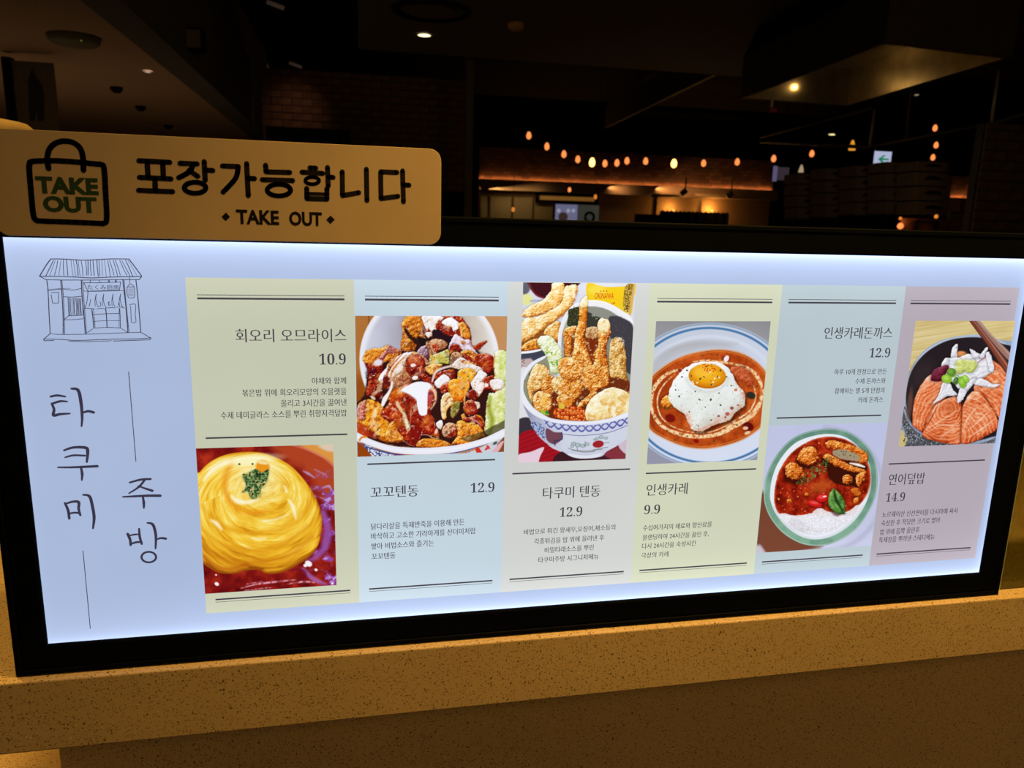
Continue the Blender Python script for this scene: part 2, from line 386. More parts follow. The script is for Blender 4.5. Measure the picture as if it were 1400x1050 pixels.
fx0, fx1, fz = fascia('trim_4', 655, 1056, (245, 259), YF, 0.55, 7.5)
gx0, gx1, gz = fascia('trim_5', 1299, 1348, (268, 273), 9.0, 0.3, 0.8)

# shop front under the fascia
def wallpiece(name, x0, y0, x1, y1, Y, m, th=0.05, kind='structure'):
    p, q = at(x0, y0, Y), at(x1, y1, Y)
    o = MB().box((p.x, Y, q.z), (q.x, Y + th, p.z)).build(name, m)
    if kind: o['kind'] = kind
    return o
sA, sB = at(655, 262, 13.1), at(1056, 262, 13.1); zt = fz - 0.2
panels = []
base = MB().box((sA.x, 13.15, -1.0), (sB.x, 13.25, zt)).build('wall_front', M_BWALL); base['kind'] = 'structure'
for a, b in ((657, 666), (670, 699), (702, 728), (731, 756)):
    p, q = at(a, 260, 13.12), at(b, 260, 13.12)
    o = MB().box((p.x, 13.08, -0.8), (q.x, 13.14, zt - 0.1)).build('panel', M_YWALL, bevel=0.006); o.parent = base
# shop window frame with goods shelf
p, q = at(733, 254, 13.0), at(818, 278, 13.0)
w = MB()
w.box((p.x, 12.98, q.z - 0.03), (q.x, 13.04, q.z + 0.03)); w.box((p.x, 12.98, q.z), (p.x + 0.07, 13.04, zt)); w.box((q.x - 0.07, 12.98, -0.9), (q.x, 13.04, zt)); w.box((p.x, 12.98, zt - 0.06), (q.x, 13.04, zt))
w = w.build('window_1', M_BLACK); w['kind'] = 'structure'
p2, q2 = at(738, 262, 13.1), at(815, 276, 13.1)
o = MB().box((p2.x, 13.06, q2.z), (q2.x, 13.13, p2.z)).build('lit_shelf_panel', mat('amber_glass', (0.3, 0.2, 0.1), 0.4, emit=srgb((112, 74, 28)), strength=0.9, var=0.3, scale=4)); o.parent = w
M_SCREEN = mat('cold_screen', (0.05, 0.05, 0.06), 0.4, emit=srgb((108, 108, 140)), strength=0.8)
p, q = at(760, 279, 12.9), at(789, 306, 12.9)
s = empty('display_screen', ((p.x + q.x) / 2, 12.9, q.z), 'bluish lit menu screen with a dark bowl picture in the shop across', 'screen')
MB().box((p.x - .02, 12.92, q.z - .2), (q.x + .005, 12.97, p.z + .03)).build('casing', M_BLACK, s)
MB().box((p.x, 12.90, q.z - .15), (q.x, 12.92, p.z)).build('screen', M_SCREEN, s)
M_PALEBLOB = mat('screen_food', (0.1, 0.1, 0.1), 0.5, emit=srgb((150, 150, 175)), strength=0.9)
M_DKBLOB = mat('screen_bowl', (0.03, 0.02, 0.02), 0.5, emit=srgb((58, 42, 40)), strength=0.8)
c_ = at(770, 293, 12.89); MB().lathe([(0.09, 0), (0.09, 0.008)], (c_.x, 12.888, c_.z - 0.05), 16, 'y').build('picture', M_DKBLOB, s)
for px in (764, 777, 784):
    c_ = at(px, 288, 12.89); MB().lathe([(0.035, 0), (0.035, 0.008)], (c_.x, 12.886, c_.z), 12, 'y').build('picture', M_PALEBLOB, s)
p, q = at(792, 280, 12.9), at(818, 306, 12.9)
s = empty('round_logo_board', ((p.x + q.x) / 2, 12.9, q.z), 'grey board with a dark ring mark right of the bluish screen', 'sign')
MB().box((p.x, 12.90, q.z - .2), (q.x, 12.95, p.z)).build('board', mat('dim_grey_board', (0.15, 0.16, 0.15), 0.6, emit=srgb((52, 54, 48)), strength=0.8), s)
c_ = at(806, 297, 12.89); rg = MB(); ring = []
for k in range(24):
    a = 2 * math.pi * k / 24; ring.append((c_.x + .085 * math.cos(a), 12.888, c_.z + .085 * math.sin(a)))
rg.tube(ring + [ring[0]], 0.026, 6).build('ring', M_BLACK, s)

# warm washed wall with posts and a dark bench, right half of the shop front
for a, b, nm in ((894, 899, 'wooden post left of the two glowing lamps'), (956, 960.5, 'wooden post between the two glowing lamps')):
    p, q = at(a, 265, 12.6), at(b, 265, 12.6)
    tr = MB(); tr.box((p.x, 12.6, -1.0), (q.x, 12.68, p.z)); tr.box((p.x - 0.05, 12.58, p.z - 0.05), (q.x + 0.55, 12.7, p.z))
    tag(tr.build('shop_post', mat('post_wood', (0.3, 0.17, 0.07), 0.7)), nm, 'post')
p, q = at(870, 291, 12.4), at(903, 291, 12.4)
tag(MB().box((p.x, 12.35, -1.0), (q.x, 12.5, p.z - 0.02)).build('low_partition', M_BLACK, bevel=0.01), 'low dark partition left of the black curtain in the shop across', 'partition')
p, q = at(902, 287, 12.4), at(997, 287, 12.4)
cu = MB(); n = 60; vs = []; zc = p.z
for i in range(n + 1):
    x = p.x + (q.x - p.x) * i / n; y = 12.4 + 0.02 * math.sin(i * 0.9)
    vs += [(x, y, -1.0), (x, y, zc - 0.012 * (1 + math.sin(i * 1.7)))]
cu.add(vs, [(2 * i, 2 * i + 2, 2 * i + 3, 2 * i + 1) for i in range(n)])
tag(cu.build('dark_curtain', M_DARK, smooth=True), 'long black half curtain under the two glowing lamps', 'curtain')
for px, py, lab, pw in ((921, 283, 'small lit wall lamp left above the dark curtain', 5), (975, 284, 'small lit wall lamp right above the dark curtain', 8)):
    c_ = at(px, py, 12.95)
    r_ = empty('wall_lamp', c_, lab, 'lamp')
    MB().lathe([(0.02, -0.05), (0.07, -0.05), (0.05, 0.03), (0.02, 0.03)], c_ + Vector((0, 0, -0.12)), 14).build('shade', M_BLACK, r_)
    MB().lathe([(0.005, -0.03), (0.03, -0.02), (0.035, 0.0), (0.02, 0.03), (0.005, 0.04)], c_ + Vector((0, 0, -0.08)), 12).build('bulb', mat('lamp_glow', (1, .6, .2), 0.5, emit=(1, 0.45, 0.08), strength=1), r_)
    light('POINT', tuple(c_ + Vector((0, 0.06, -0.03))), (0, 0, 0), pw, (1.0, 0.5, 0.1), 0.05)
for px, py in ((937, 262), (1000, 265)):
    c_ = at(px, py, 12.4)
    r_ = empty('ceiling_spotlight', c_, 'small black spotlight, %s of two on the shop front' % ('left' if px < 950 else 'right'), 'spotlight')
    MB().tube([c_ + Vector((0.02, 0, 0.03)), c_ + Vector((-0.07, 0.03, -0.05))], 0.05, 12).build('head', M_BLACK, r_)
    MB().tube([c_, c_ + Vector((0, 0, 0.25))], 0.012, 6).build('stem', M_BLACK, r_)
light('AREA', tuple(at(845, 256, 12.7)), tuple(at(850, 300, 13.15)), 1.0, (1.0, 0.6, 0.25), 0.5, 0.05)
light('AREA', tuple(at(940, 258, 12.5)), tuple(at(942, 300, 13.15)), 3.5, (1.0, 0.55, 0.2), 1.4, 0.05)
light('AREA', tuple(at(700, 258, 12.7)), tuple(at(700, 300, 13.1)), 1.6, (1.0, 0.7, 0.3), 1.2, 0.05)
# the lit recess at the far right
p, q = at(1304, 277, 9.1), at(1348, 277, 9.1)
o = MB().box((p.x, 9.15, -1.0), (q.x, 9.25, gz - 0.2)).build('wall_recess', M_YWALL); o['kind'] = 'structure'
light('SPOT', tuple(at(1330, 280, 8.8)), tuple(at(1327, 292, 9.15)), 0.9, (1.0, 0.5, 0.15), 0.05, spot=120, blend=1)

# bulbs on a festoon cable and other pendant lamps
M_BULB = mat('orange_bulb', (0.9, 0.5, 0.2), 0.4, emit=(1.0, 0.28, 0.07), strength=1.25)
M_BULB_HOT = mat('bright_bulb', (1, 0.8, 0.4), 0.4, emit=(1.0, 0.62, 0.16), strength=3.2)
M_BULB_DIM = mat('dim_bulb', (0.9, 0.5, 0.2), 0.4, emit=(1.0, 0.30, 0.04), strength=0.7)
YB = 8.0
def bulb_at(px, py, Y, r, m, label, drop=0.10):
    c_ = at(px, py, Y)
    if drop is None: drop = 2.76 - c_.z
    o = empty('string_light_bulb', c_ + Vector((0, 0, drop)), label, 'bulb', 'warm bulbs strung across the dark hall')
    MB().lathe([(r * .15, -1.35 * r), (r * .8, -.95 * r), (r, -.1 * r), (r * .8, .7 * r), (r * .4, 1.4 * r)], c_, 12).build('glass', m, o, smooth=True)
    MB().lathe([(r * .42, 1.4 * r), (r * .42, 2.4 * r), (r * .2, 2.6 * r)], c_, 8).build('socket', M_BLACK, o)
    MB().tube([c_ + Vector((0, 0, 2.5 * r)), c_ + Vector((0, 0, drop))], r * .1, 5).build('wire', M_BLACK, o)
    return c_ + Vector((0, 0, drop))
row = [(723, 185.4, 0), (747.8, 200.3, 0), (771, 210.9, 0), (790, 218, 0), (809.5, 222.2, 1), (827.1, 223.7, 0), (843.5, 222.8, 0),
       (857.2, 220, 0), (882.8, 220.5, 0), (921.4, 223.7, 1), (962, 223.3, 0), (1008, 221.5, 0), (1057.8, 217, 0), (1110, 210.2, 0)]
ordn = ['leftmost', 'second', 'third', 'fourth', 'fifth', 'sixth', 'seventh', 'eighth', 'ninth', 'tenth', 'eleventh', 'twelfth', 'thirteenth', 'rightmost']
tops = []
for i, (px, py, hot) in enumerate(row):
    tops.append(bulb_at(px, py, YB, 0.037 if hot else 0.030, M_BULB_HOT if hot else M_BULB,
                        '%s%s bulb%s of the long string of warm bulbs' % ('bright yellow ' if hot else 'orange ', ordn[i], '' if i in (0, 13) else ' from the left')))
cable = []
for a, b in zip(tops, tops[1:]):
    for k in range(6):
        t = k / 6; q_ = a.lerp(b, t); q_.z -= 0.05 * 4 * t * (1 - t) * (b - a).length * 0.5; cable.append(q_)
cable.append(tops[-1])
tag(MB().tube(cable, 0.006, 5).build('string_light_cable', M_BLACK), 'thin black cable carrying the long string of warm bulbs', 'cable')
for px, py, lab in ((778.6, 259.5, 'small amber bulb in front of the lit shop window shelf'), (814.1, 269.2, 'dim orange bulb at the right end of the shop window'),
                    (701.6, 286.5, 'dim orange bulb before the ochre panels, low left')):
    bulb_at(px, py, 10.5, 0.026, M_BULB_DIM if px < 770 or px > 800 else M_BULB, lab, None)
for px, py, lab in ((1278.4, 175.2, 'topmost of three orange bulbs stacked right of the exit sign'), (1279.9, 198.6, 'middle of three orange bulbs stacked right of the exit sign'),
                    (1275.5, 215.3, 'lowest of three orange bulbs stacked right of the exit sign'), (1340.3, 250.3, 'single orange bulb above the lit recess at far right')):
    bulb_at(px, py, 7.0 + (py - 175) / 120, 0.026, M_BULB, lab, None)
# pendants, down-lights, signs
CEIL = 2.75
def pendant(px, py, Y, r, m, label):
    c_ = at(px, py, Y); o = empty('pendant_lamp', c_, label, 'lamp')
    MB().lathe([(r * 1.1, -r), (r, 0), (r * .5, r * 1.6), (r * .3, r * 2.2)], c_ + Vector((0, 0, .2 * r)), 14).build('shade', m, o, smooth=True)
    MB().tube([c_ + Vector((0, 0, 2.2 * r)), Vector((c_.x, c_.y, CEIL + .01))], 0.006, 5).build('cord', M_BLACK, o)
pendant(1165, 202, 7.5, 0.036, mat('amber_shade', (0.6, .3, .05), .5, emit=(0.75, 0.30, 0.03), strength=1.0, var=.3, scale=12), 'amber bottle-shaped pendant lamp left of the exit sign')
pendant(1095.3, 233, 9, 0.032, mat('pale_shade', (0.6, .5, .35), .5, emit=(0.36, 0.26, 0.15), strength=1.0), 'small pale pendant lamp beside the back of the hanging screen')
def downlight(px, py, z, r, col, label, square=False):
    c_ = atz(px, py, z); o = empty('ceiling_downlight', c_, label, 'ceiling light')
    n = 4 if square else 20
    MB().lathe([(r, -0.002), (r, 0.004)], c_, n).build('lens', mat('lamp_lens', (1, 1, 1), .4, emit=col, strength=1.0), o)
    MB().lathe([(r * 1.01, -0.004), (r * 1.22, -0.006), (r * 1.25, 0.0), (r * 1.01, 0.0)], c_, n, cap=False).build('rim', M_DARK, o)
    return c_
downlight(580, 48, 2.155, 0.058, (2.6, 2.0, 1.1), 'round lit down-light in the charcoal ceiling field')
downlight(1137.5, 184, 1.9, 0.055, (2.6, 2.1, 0.9), 'square pale yellow ceiling light above the exit sign', True)
downlight(202, 98, 1.592, 0.036, (0.75, 0.5, 0.36), 'small square lit down-light in the pale corridor ceiling', True)
downlight(1253, 130, 1.9, 0.022, (0.55, 0.42, 0.2), 'tiny down-light right of the extractor hood')
c_ = atz(590, 15, 2.155); r_ = empty('ceiling_diffuser', c_, 'round dark air diffuser beside the lit down-light', 'air vent')
MB().lathe([(0.27, -0.015), (0.31, -0.015), (0.33, 0.003), (0.27, 0.003)], c_, 28, cap=False).build('rim', M_DARK, r_, smooth=False)
MB().lathe([(0.05, -0.012), (0.20, -0.006), (0.2, 0.0), (0.05, 0.0)], c_, 24).build('cone', M_PANEL, r_)
c_ = atz(705, 33, 2.155)
tag(MB().lathe([(0.075, 0.005), (0.07, -0.03), (0.04, -0.05), (0.01, -0.05)], c_, 16).build('smoke_detector', mat('beige_plastic', (.8, .5, .3), .5), smooth=True), 'small round detector right of the lit down-light', 'detector')
c_ = atz(101, 50, 1.6); r_ = empty('oval_ceiling_fixture', c_, 'grey rounded ceiling fixture with a tiny green light', 'ceiling fixture')
mb = MB(); mb.lathe([(0.16, 0.0), (0.155, -0.03), (0.13, -0.05), (0.02, -0.055)], c_, 28); mb.build('housing', mat('fixture_grey', (0.22, 0.24, 0.19), .7), r_, smooth=True)
MB().lathe([(0.006, 0.0), (0.006, -0.004)], atz(111, 55, 1.546), 8).build('indicator', mat('green_led', (.1, .4, .1), .5, emit=(.12, .22, .03), strength=.6), r_)
for px, py, lab in ((192, 145, 'dark ceiling sprinkler cup, nearer of two'), (230, 171, 'dark ceiling sprinkler cup, farther of two'), (159, 119, 'faint small ceiling cup left of the down-light')):
    c_ = atz(px, py, 1.6)
    tag(MB().lathe([(0.05, 0.0), (0.055, -0.02), (0.03, -0.05)], c_, 14).build('ceiling_cup', M_BLACK), lab, 'ceiling fitting')
# poster with an apron figure, left
p, q = at(9, 82, 5.6), at(80, 168, 5.6)
r_ = empty('hanging_poster', ((p.x + q.x) / 2, 5.6, q.z), 'grey hanging poster with a dark dungarees silhouette, far left', 'poster')
MB().box((p.x + .03, 5.6, q.z - .3), (q.x, 5.62, p.z)).build('sheet', mat('poster_grey', (0.20, 0.19, 0.2), .8), r_)
MB().box((p.x - .03, 5.58, q.z - .3), (p.x + .03, 5.66, p.z + .02)).build('side_rail', M_BLACK, r_)
fig = [(38, 110), (42, 100), (44, 92), (46, 100), (53, 110), (57, 116), (60, 130), (60, 165), (52, 165), (50, 148), (47, 165), (40, 165), (39, 130)]
MB().prism([at(a, b, 5.595) for a, b in fig], (0, 0.004, 0)).build('printed_figure', mat('poster_navy', (0.03, 0.03, 0.05), .8), r_)
# monitors and boxes in the dark
def dark_box(name, x0, y0, x1, y1, Y, m, label, cat, d=.1):
    p, q = at(x0, y0, Y), at(x1, y1, Y)
    r_ = empty(name, ((p.x + q.x) / 2, Y, q.z), label, cat)
    MB().box((p.x, Y, q.z), (q.x, Y + d, p.z)).build('casing', M_BLACK, r_, bevel=0.008)
    MB().box((p.x + .02, Y - .006, q.z + .02), (q.x - .02, Y + .002, p.z - .02)).build('front', m, r_)
    return r_
dark_box('wall_speaker', 243, 35, 279, 70, 5.5, mat('grille_grey', (0.20, 0.19, 0.16), .8), 'dim grey square speaker face high in the dark ceiling', 'speaker')
dark_box('wall_monitor', 363, 172, 481, 290, 8.6, M_BLACK, 'black monitor against the brick wall behind the plate', 'monitor')
r_ = dark_box('hanging_screen', 1058, 226, 1079, 249, 8.6, mat('screen_back', (0.14, 0.13, 0.14), .6, emit=srgb((56, 48, 56)), strength=.7), 'small dim mauve hanging screen left of the exit sign', 'screen', .05)
p, q = at(1058, 227, 8.58), at(1061, 248, 8.58); MB().box((p.x, 8.57, q.z), (q.x, 8.59, p.z)).build('lit_edge', mat('cold_edge', (.2, .2, .3), .5, emit=srgb((92, 88, 120)), strength=.8), r_)
p = at(1069, 226, 8.6); MB().tube([p, (p.x, p.y, 2.76)], .01, 6).build('hanger', M_BLACK, r_)
# exit sign
YE = 7.5; p, q = at(1196, 206.5, YE), at(1217, 225.5, YE)
r_ = empty('exit_sign', ((p.x + q.x) / 2, YE, q.z), 'small white exit sign with a green arrow pointing left', 'sign')
MB().box((p.x - .008, YE + .002, q.z - .008), (q.x + .008, YE + .05, p.z + .008)).build('housing', M_BLACK, r_)
MB().box((p.x, YE - .004, q.z), (q.x, YE + .002, p.z)).build('lit_face', mat('exit_white', (.6, .6, .6), .5, emit=srgb((168, 176, 205)), strength=1.0, var=0), r_)
w_, h_ = q.x - p.x, p.z - q.z
def ex(u, v): return (p.x + u * w_, YE - .006, q.z + v * h_)
MB().prism([ex(*t) for t in ((.22, .40), (.55, .74), (.66, .74), (.48, .48), (.86, .48), (.86, .34), (.48, .34), (.68, .06), (.56, .06))], (0, .002, 0)).build('arrow', mat('exit_green', (.02, .3, .15), .5, emit=srgb((20, 120, 88)), strength=1.0, var=0), r_)
MB().tube([(p.x + w_ / 2, YE + .025, p.z), (p.x + w_ / 2, YE + .025, CEIL + .01)], .008, 6).build('hanger', M_BLACK, r_)
# rods, rails, ducts
def rod(pts, r, m, name, label, cat):
    return tag(MB().tube(pts, r, 8).build(name, m, smooth=True), label, cat)
rod([at(1195.6, 150, 7), at(1189, 201, 7)], .014, M_ROD, 'hanger_rod', 'pale vertical hanger rod just left above the exit sign', 'rod')
rod([(at(1239, 157, 7).x, 7, 2.76), at(1239, 189, 7)], .011, M_STEELDK, 'hanger_rod', 'dim hanger rod right above the exit sign', 'rod')
rod([at(1365.5, 97.5, 5.5), at(1355.6, 167, 5.5)], .014, M_ROD, 'hanger_rod', 'long pale hanger rod at the right, under the hood corner', 'rod')
rod([at(1040, 193.5, 9), at(1189, 201.5, 7)], .022, M_STEELDK, 'ceiling_rail', 'grey rail running level to the pale hanger rod', 'rail')
rod([at(1192, 200, 7), at(1359, 168, 5.5), at(1420, 150, 5)], .016, M_STEELDK, 'ceiling_rail', 'grey rail rising from exit sign to the far right rod', 'rail')
rod([at(1040, 187.5, 9), at(1120, 167, 8), at(1192, 148, 7)], .018, M_STEELDK, 'ceiling_rail', 'grey sloping rail below the extractor hood', 'rail')
rod([at(1056, 61, 5.2), at(1165, 6, 4.3)], .028, mat('lit_edge_grey', (0.22, 0.19, 0.15), .5), 'lit_duct_edge', 'dim straight pipe standing in for the light on the hood duct edge', 'strip')  # light along the hood duct's top edge, built as a grey tube
a, b = atz(808, 184, 2.3), atz(1177, 4, 2.3)
d = (b - a)
mb = MB(); mb.prism([a, a + Vector((0.05, 0, 0)), a + Vector((0.05, 0, .4)), a + Vector((0, 0, .4))], d * 1.5)
tag(mb.build('ceiling_beam', mat('beam_grey', (0.05, 0.045, 0.04), .6)), 'dark straight ceiling beam running to the hall centre', 'beam')
p, q = at(637, 165, 7.5), at(645, 300, 7.5)
o = MB().box((p.x, 7.5, -1.0), (q.x, 7.6, 2.75)).build('wall_post', mat('post_grey', (.12, .11, .1), .6)); o['kind'] = 'structure'
for px, py, k in ((378, 7, 'upper'), (405, 89, 'lower')):
    c_ = atz(px, py, 2.2); r_ = empty('track_spot', c_, '%s dim track spot in the dark ceiling left of centre' % k, 'spotlight')
    MB().tube([c_ + Vector((-.075, 0, .02)), c_ + Vector((.06, 0, -.02))], .017, 10).build('head', mat('spot_metal', (.4, .33, .27), .5, emit=(.02, .014, .011), strength=.8), r_, smooth=True)
    MB().tube([c_, c_ + Vector((0, 0, .55))], .007, 6).build('stem', M_BLACK, r_)

# extractor hood: open steel box seen from below
rim = [atz(1012, 135, 1.6), atz(1210, 57, 1.6), atz(1385, 78, 1.6), atz(1158, 145, 1.6)]
hood = empty('extractor_hood', sum(rim, Vector()) / 4, 'long steel extractor hood with glowing golden inside, upper right', 'hood')
cen = sum(rim, Vector()) / 4
def ins(k, dz): return [cen + (v - cen) * k + Vector((0, 0, dz)) for v in rim]
r0, r1, r2, r3 = ins(1, 0), ins(.95, 0), ins(.93, .30), ins(1, .34)
for i in range(4):
    j = (i + 1) % 4
    mb = MB(); mb.add([r0[i], r0[j], r3[j], r3[i]], [(0, 1, 2, 3)]); mb.add([r0[i], r0[j], r1[j], r1[i]], [(0, 1, 2, 3)])
    mb.build('side_panel', M_STEELDK, hood)
    MB().add([r1[i], r1[j], r2[j], r2[i]], [(0, 1, 2, 3)]).build('inner_panel', M_STEEL, hood)
mb = MB(); mb.add(r2, [(0, 1, 2, 3)]); mb.build('filter_plate', M_STEEL, hood)
top = ins(.6, 1.15); mb = MB()
for i in range(4):
    j = (i + 1) % 4; mb.add([r3[i], r3[j], top[j], top[i]], [(0, 1, 2, 3)])
mb.build('duct', M_DARK, hood)
la = rim[0].lerp(rim[3], .5); lb = rim[2].lerp(rim[1], .5)
for s_, pw in ((0.06, 0.9), (0.96, 0.45)):
    c_ = la.lerp(lb, s_) + Vector((0, 0, .12))
    light('POINT', tuple(c_), (0, 0, 0), pw, (1.0, .62, .2), .006)
c_ = at(1055, 143, 5.3)
r_ = empty('ceiling_camera', c_, 'tiny hanging device with a red mark under the hood tip', 'device')
MB().tube([c_ + Vector((0, 0, .1)), c_ + Vector((0, 0, -.02))], .012, 8).build('stem', M_ROD, r_)
MB().box(c_ + Vector((-.02, -.02, -.06)), c_ + Vector((.04, .03, -.03))).build('body', mat('dull_red', (.25, .02, .02), .5), r_)

# stacked bottle crates at the right
cols = [(1092, 1126, (237, 252, 268, 284)), (1130, 1166, (230, 247, 264, 281)), (1171, 1205, (226, 242, 259, 277)), (1213, 1252, (221, 237, 256, 275)), (1255, 1296, (220, 235, 255, 275))]
ordr = ['top', 'second', 'third', 'bottom visible']; ordc = ['leftmost', 'second', 'middle', 'fourth', 'rightmost']
proto = None
for ci, (xa, xb, ys) in enumerate(cols):
    Y = 7.2 - 0.35 * ci; tall = None
    for ri, yy in enumerate(ys):
        hh = ys[ri + 1] - ys[ri] if ri < 3 else ys[3] - ys[2]
        p, q = at(xa, yy, Y), at(xb, yy + hh, Y)
        r_ = empty('drinks_crate', ((p.x + q.x) / 2, Y, q.z), 'dark crate with arched grip, %s in the %s stack' % (ordr[ri], ordc[ci]), 'crate', 'dark crates stacked beside the lit recess')
        cx, w2, z0, z1 = (p.x + q.x) / 2, (q.x - p.x) / 2, q.z, p.z
        MB().box((p.x, Y, z0), (q.x, Y + .3, z1)).build('box', M_CRATE, r_, bevel=.004)
        arc = [(cx + w2 * .55 * math.cos(t), Y - .004, z1 - (z1 - z0) * (.55 - .3 * math.sin(t))) for t in np.linspace(0, math.pi, 9)]
        MB().prism(arc, (0, .008, 0)).build('grip', M_BLACK, r_)
for ci, (xa, xb, ys) in enumerate(cols):
    Y = 7.2 - 0.35 * ci; p, q = at(xa, 300, Y), at(xb, ys[3] + ys[3] - ys[2], Y)
    tag(MB().box((p.x, Y, -1.0), (q.x, Y + .3, q.z)).build('crate_plinth', M_BLACK, bevel=.004), 'black plinth under the %s stack of dark crates' % ordc[ci], 'plinth', 'plinths under the crate stacks')
# counter with small glowing things in front of the recess
p, q = at(1222, 317, 5.2), at(1312, 317, 5.2); zc = p.z
r_ = empty('service_counter', ((p.x + q.x) / 2, 5.4, -1), 'dark service counter below the crates, right of the menu board top', 'counter')
MB().box((p.x, 5.2, -1.0), (q.x, 5.6, zc)).build('body', M_BLACK, r_)
p2 = at(1232, 298, 5.5); q2 = at(1310, 298, 5.5)
tag(MB().box((p2.x, 5.5, zc + .0005), (q2.x, 5.54, p2.z)).build('copper_screen', mat('copper_brown', (.45, .16, .06), .3, .6, var=.5, scale=14)), 'low coppery screen standing on the service counter', 'screen panel')
a_, b_ = at(1256, 301, 5.42), at(1284, 301, 5.42)
mb = MB(); t_ = .02
mb.box((a_.x, 5.42, zc + .0005), (a_.x + t_, 5.46, a_.z)); mb.box((b_.x - t_, 5.42, zc + .0005), (b_.x, 5.46, a_.z)); mb.box((a_.x, 5.42, a_.z - t_), (b_.x, 5.46, a_.z))
tag(mb.build('black_stand', M_BLACK), 'small black open stand on the service counter', 'stand')
for k, (px, py, r, m, lab) in enumerate(((1231, 309, .028, M_BULB, 'glowing orange lamp at the left end of the service counter'), (1231, 298.5, .014, M_BULB_DIM, 'tall thin dim lamp above the glowing orange counter lamp'), (1280, 296, .018, M_BULB_DIM, 'tall thin dim lamp at the middle of the service counter'))):
    Yl = 5.24 + .05 * k; c_ = at(px, py, Yl); o = empty('table_lamp', (c_.x, c_.y, zc), lab, 'lamp')
    MB().lathe([(r * .2, -r), (r * .8, -r * .6), (r, 0), (r * .7, r * .7), (r * .2, r)], c_, 12).build('globe', m, o, smooth=True)
    MB().lathe([(.02, zc + .0005), (.02, zc + .006), (.006, zc + .01), (.006, c_.z - r)], (c_.x, c_.y, 0), 8).build('foot', M_BLACK, o)
light('POINT', tuple(at(1262, 303, 5.35)), (0, 0, 0), .12, (1, .4, .1), .05)
light('AREA', tuple(at(1180, 225, 4.6)), tuple(at(1200, 255, 7)), 1.0, (1.0, .8, .55), .5)  # added area lamp that brightens the crates

# ================================================================== COUNTER
ledge = MB().box((-1.6, -0.012, -0.1185), (2.6, 0.75, -0.0350)).build('countertop', M_STONE, bevel=0.0022, seg=3)
tag(ledge, 'brown speckled stone counter edge the menu board stands on', 'countertop')
PANEL_X = -0.0245
panel = MB().box((PANEL_X, 0.055, -1.0), (2.6, 0.10, -0.1187)).build('counter_front', M_STONE, bevel=0.0015)
tag(panel, 'recessed speckled stone front below the counter edge', 'counter front')
shelf = MB().box((-1.4, 0.03, -0.26), (PANEL_X - .0004, 0.72, -0.23)).build('lower_shelf', M_STONE, bevel=0.002)
tag(shelf, 'brightly lit lower stone shelf at the bottom left corner', 'shelf')
light('AREA', (-0.25, 0.12, -0.125), (-0.22, 0.10, -0.23), 0.66, WARM, 0.35, 0.12)
# glass screen right of the board
mg = bpy.data.materials.new('clear_glass'); mg.use_nodes = True; nt = mg.node_tree; nt.nodes.clear()
tr = nt.nodes.new('ShaderNodeBsdfTransparent'); tr.inputs[0].default_value = (.56, .57, .44, 1)
gl = nt.nodes.new('ShaderNodeBsdfGlossy'); gl.inputs['Roughness'].default_value = .05
mx = nt.nodes.new('ShaderNodeMixShader'); mx.inputs[0].default_value = .05
ou = nt.nodes.new('ShaderNodeOutputMaterial'); nt.links.new(tr.outputs[0], mx.inputs[1]); nt.links.new(gl.outputs[0], mx.inputs[2]); nt.links.new(mx.outputs[0], ou.inputs[0])
gs = empty('glass_screen', (1.9, .014, -.035), 'clear glass screen standing on the counter right of the menu board', 'glass screen')
MB().box((1.1962, .010, -.0348), (2.6, .018, .42)).build('pane', mg, gs)
MB().box((1.1946, .0095, -.0348), (1.1961, .0185, .42)).build('polished_edge', mat('green_glass_edge', (.30, .42, .35), .3, var=.1), gs)['label'] = 'greenish glass edge'
# pale rounded object behind the plate's left end
p = at(35, 172, .95)
tag(MB().box((-1.0, .80, -1.0), (-.10, 1.25, .40)).build('back_cabinet', M_BLACK, bevel=.004), 'black cabinet hidden behind the left end of the menu board', 'cabinet')
tag(MB().lathe([(.15, .4002), (.16, p.z - .01), (.14, p.z + .008), (.07, p.z + .018), (.01, p.z + .02)], (p.x - .155, .98, 0), 32).build('cream_canister', mat('cream_plastic', (.80, .68, .46), .5), smooth=True),
    'cream rounded canister top peeping over the left end of the plate', 'canister')
light('SPOT', (p.x - .2, .8, 1.9), (p.x - .15, .98, .5), 45, WARM, .04, spot=25)  # added spot that brightens the canister top

# ================================================================== THE LIGHT BOX
box = empty('menu_light_box', (0.5735, 0.02, -0.0345), 'wide black-framed backlit menu board with six dish panels', 'menu board')
x0, x1, z0, z1 = -0.0333, 1.1825, -0.0345, 0.4515          # outer size
prof = [(0.0, 0.0030), (0.0008, -0.0008), (0.0030, -0.0020), (0.0255, -0.0020), (0.0268, -0.0008), (0.0276, -0.0008), (0.0288, -0.0030), (0.0330, -0.0030), (0.0345, -0.0015), (0.0345, 0.030), (0.0, 0.030)]
def mitre(t, corner):        # t = distance outwards from the lit opening
    k = t / 0.0345
    X = (0 + (x0 - 0) * k) if corner[0] == 0 else (1.1474 + (x1 - 1.1474) * k)
    Z = (0 + (z0 - 0) * k) if corner[1] == 0 else (0.4201 + (z1 - 0.4201) * k)
    return X, Z
cn = [(0, 0), (1, 0), (1, 1), (0, 1)]
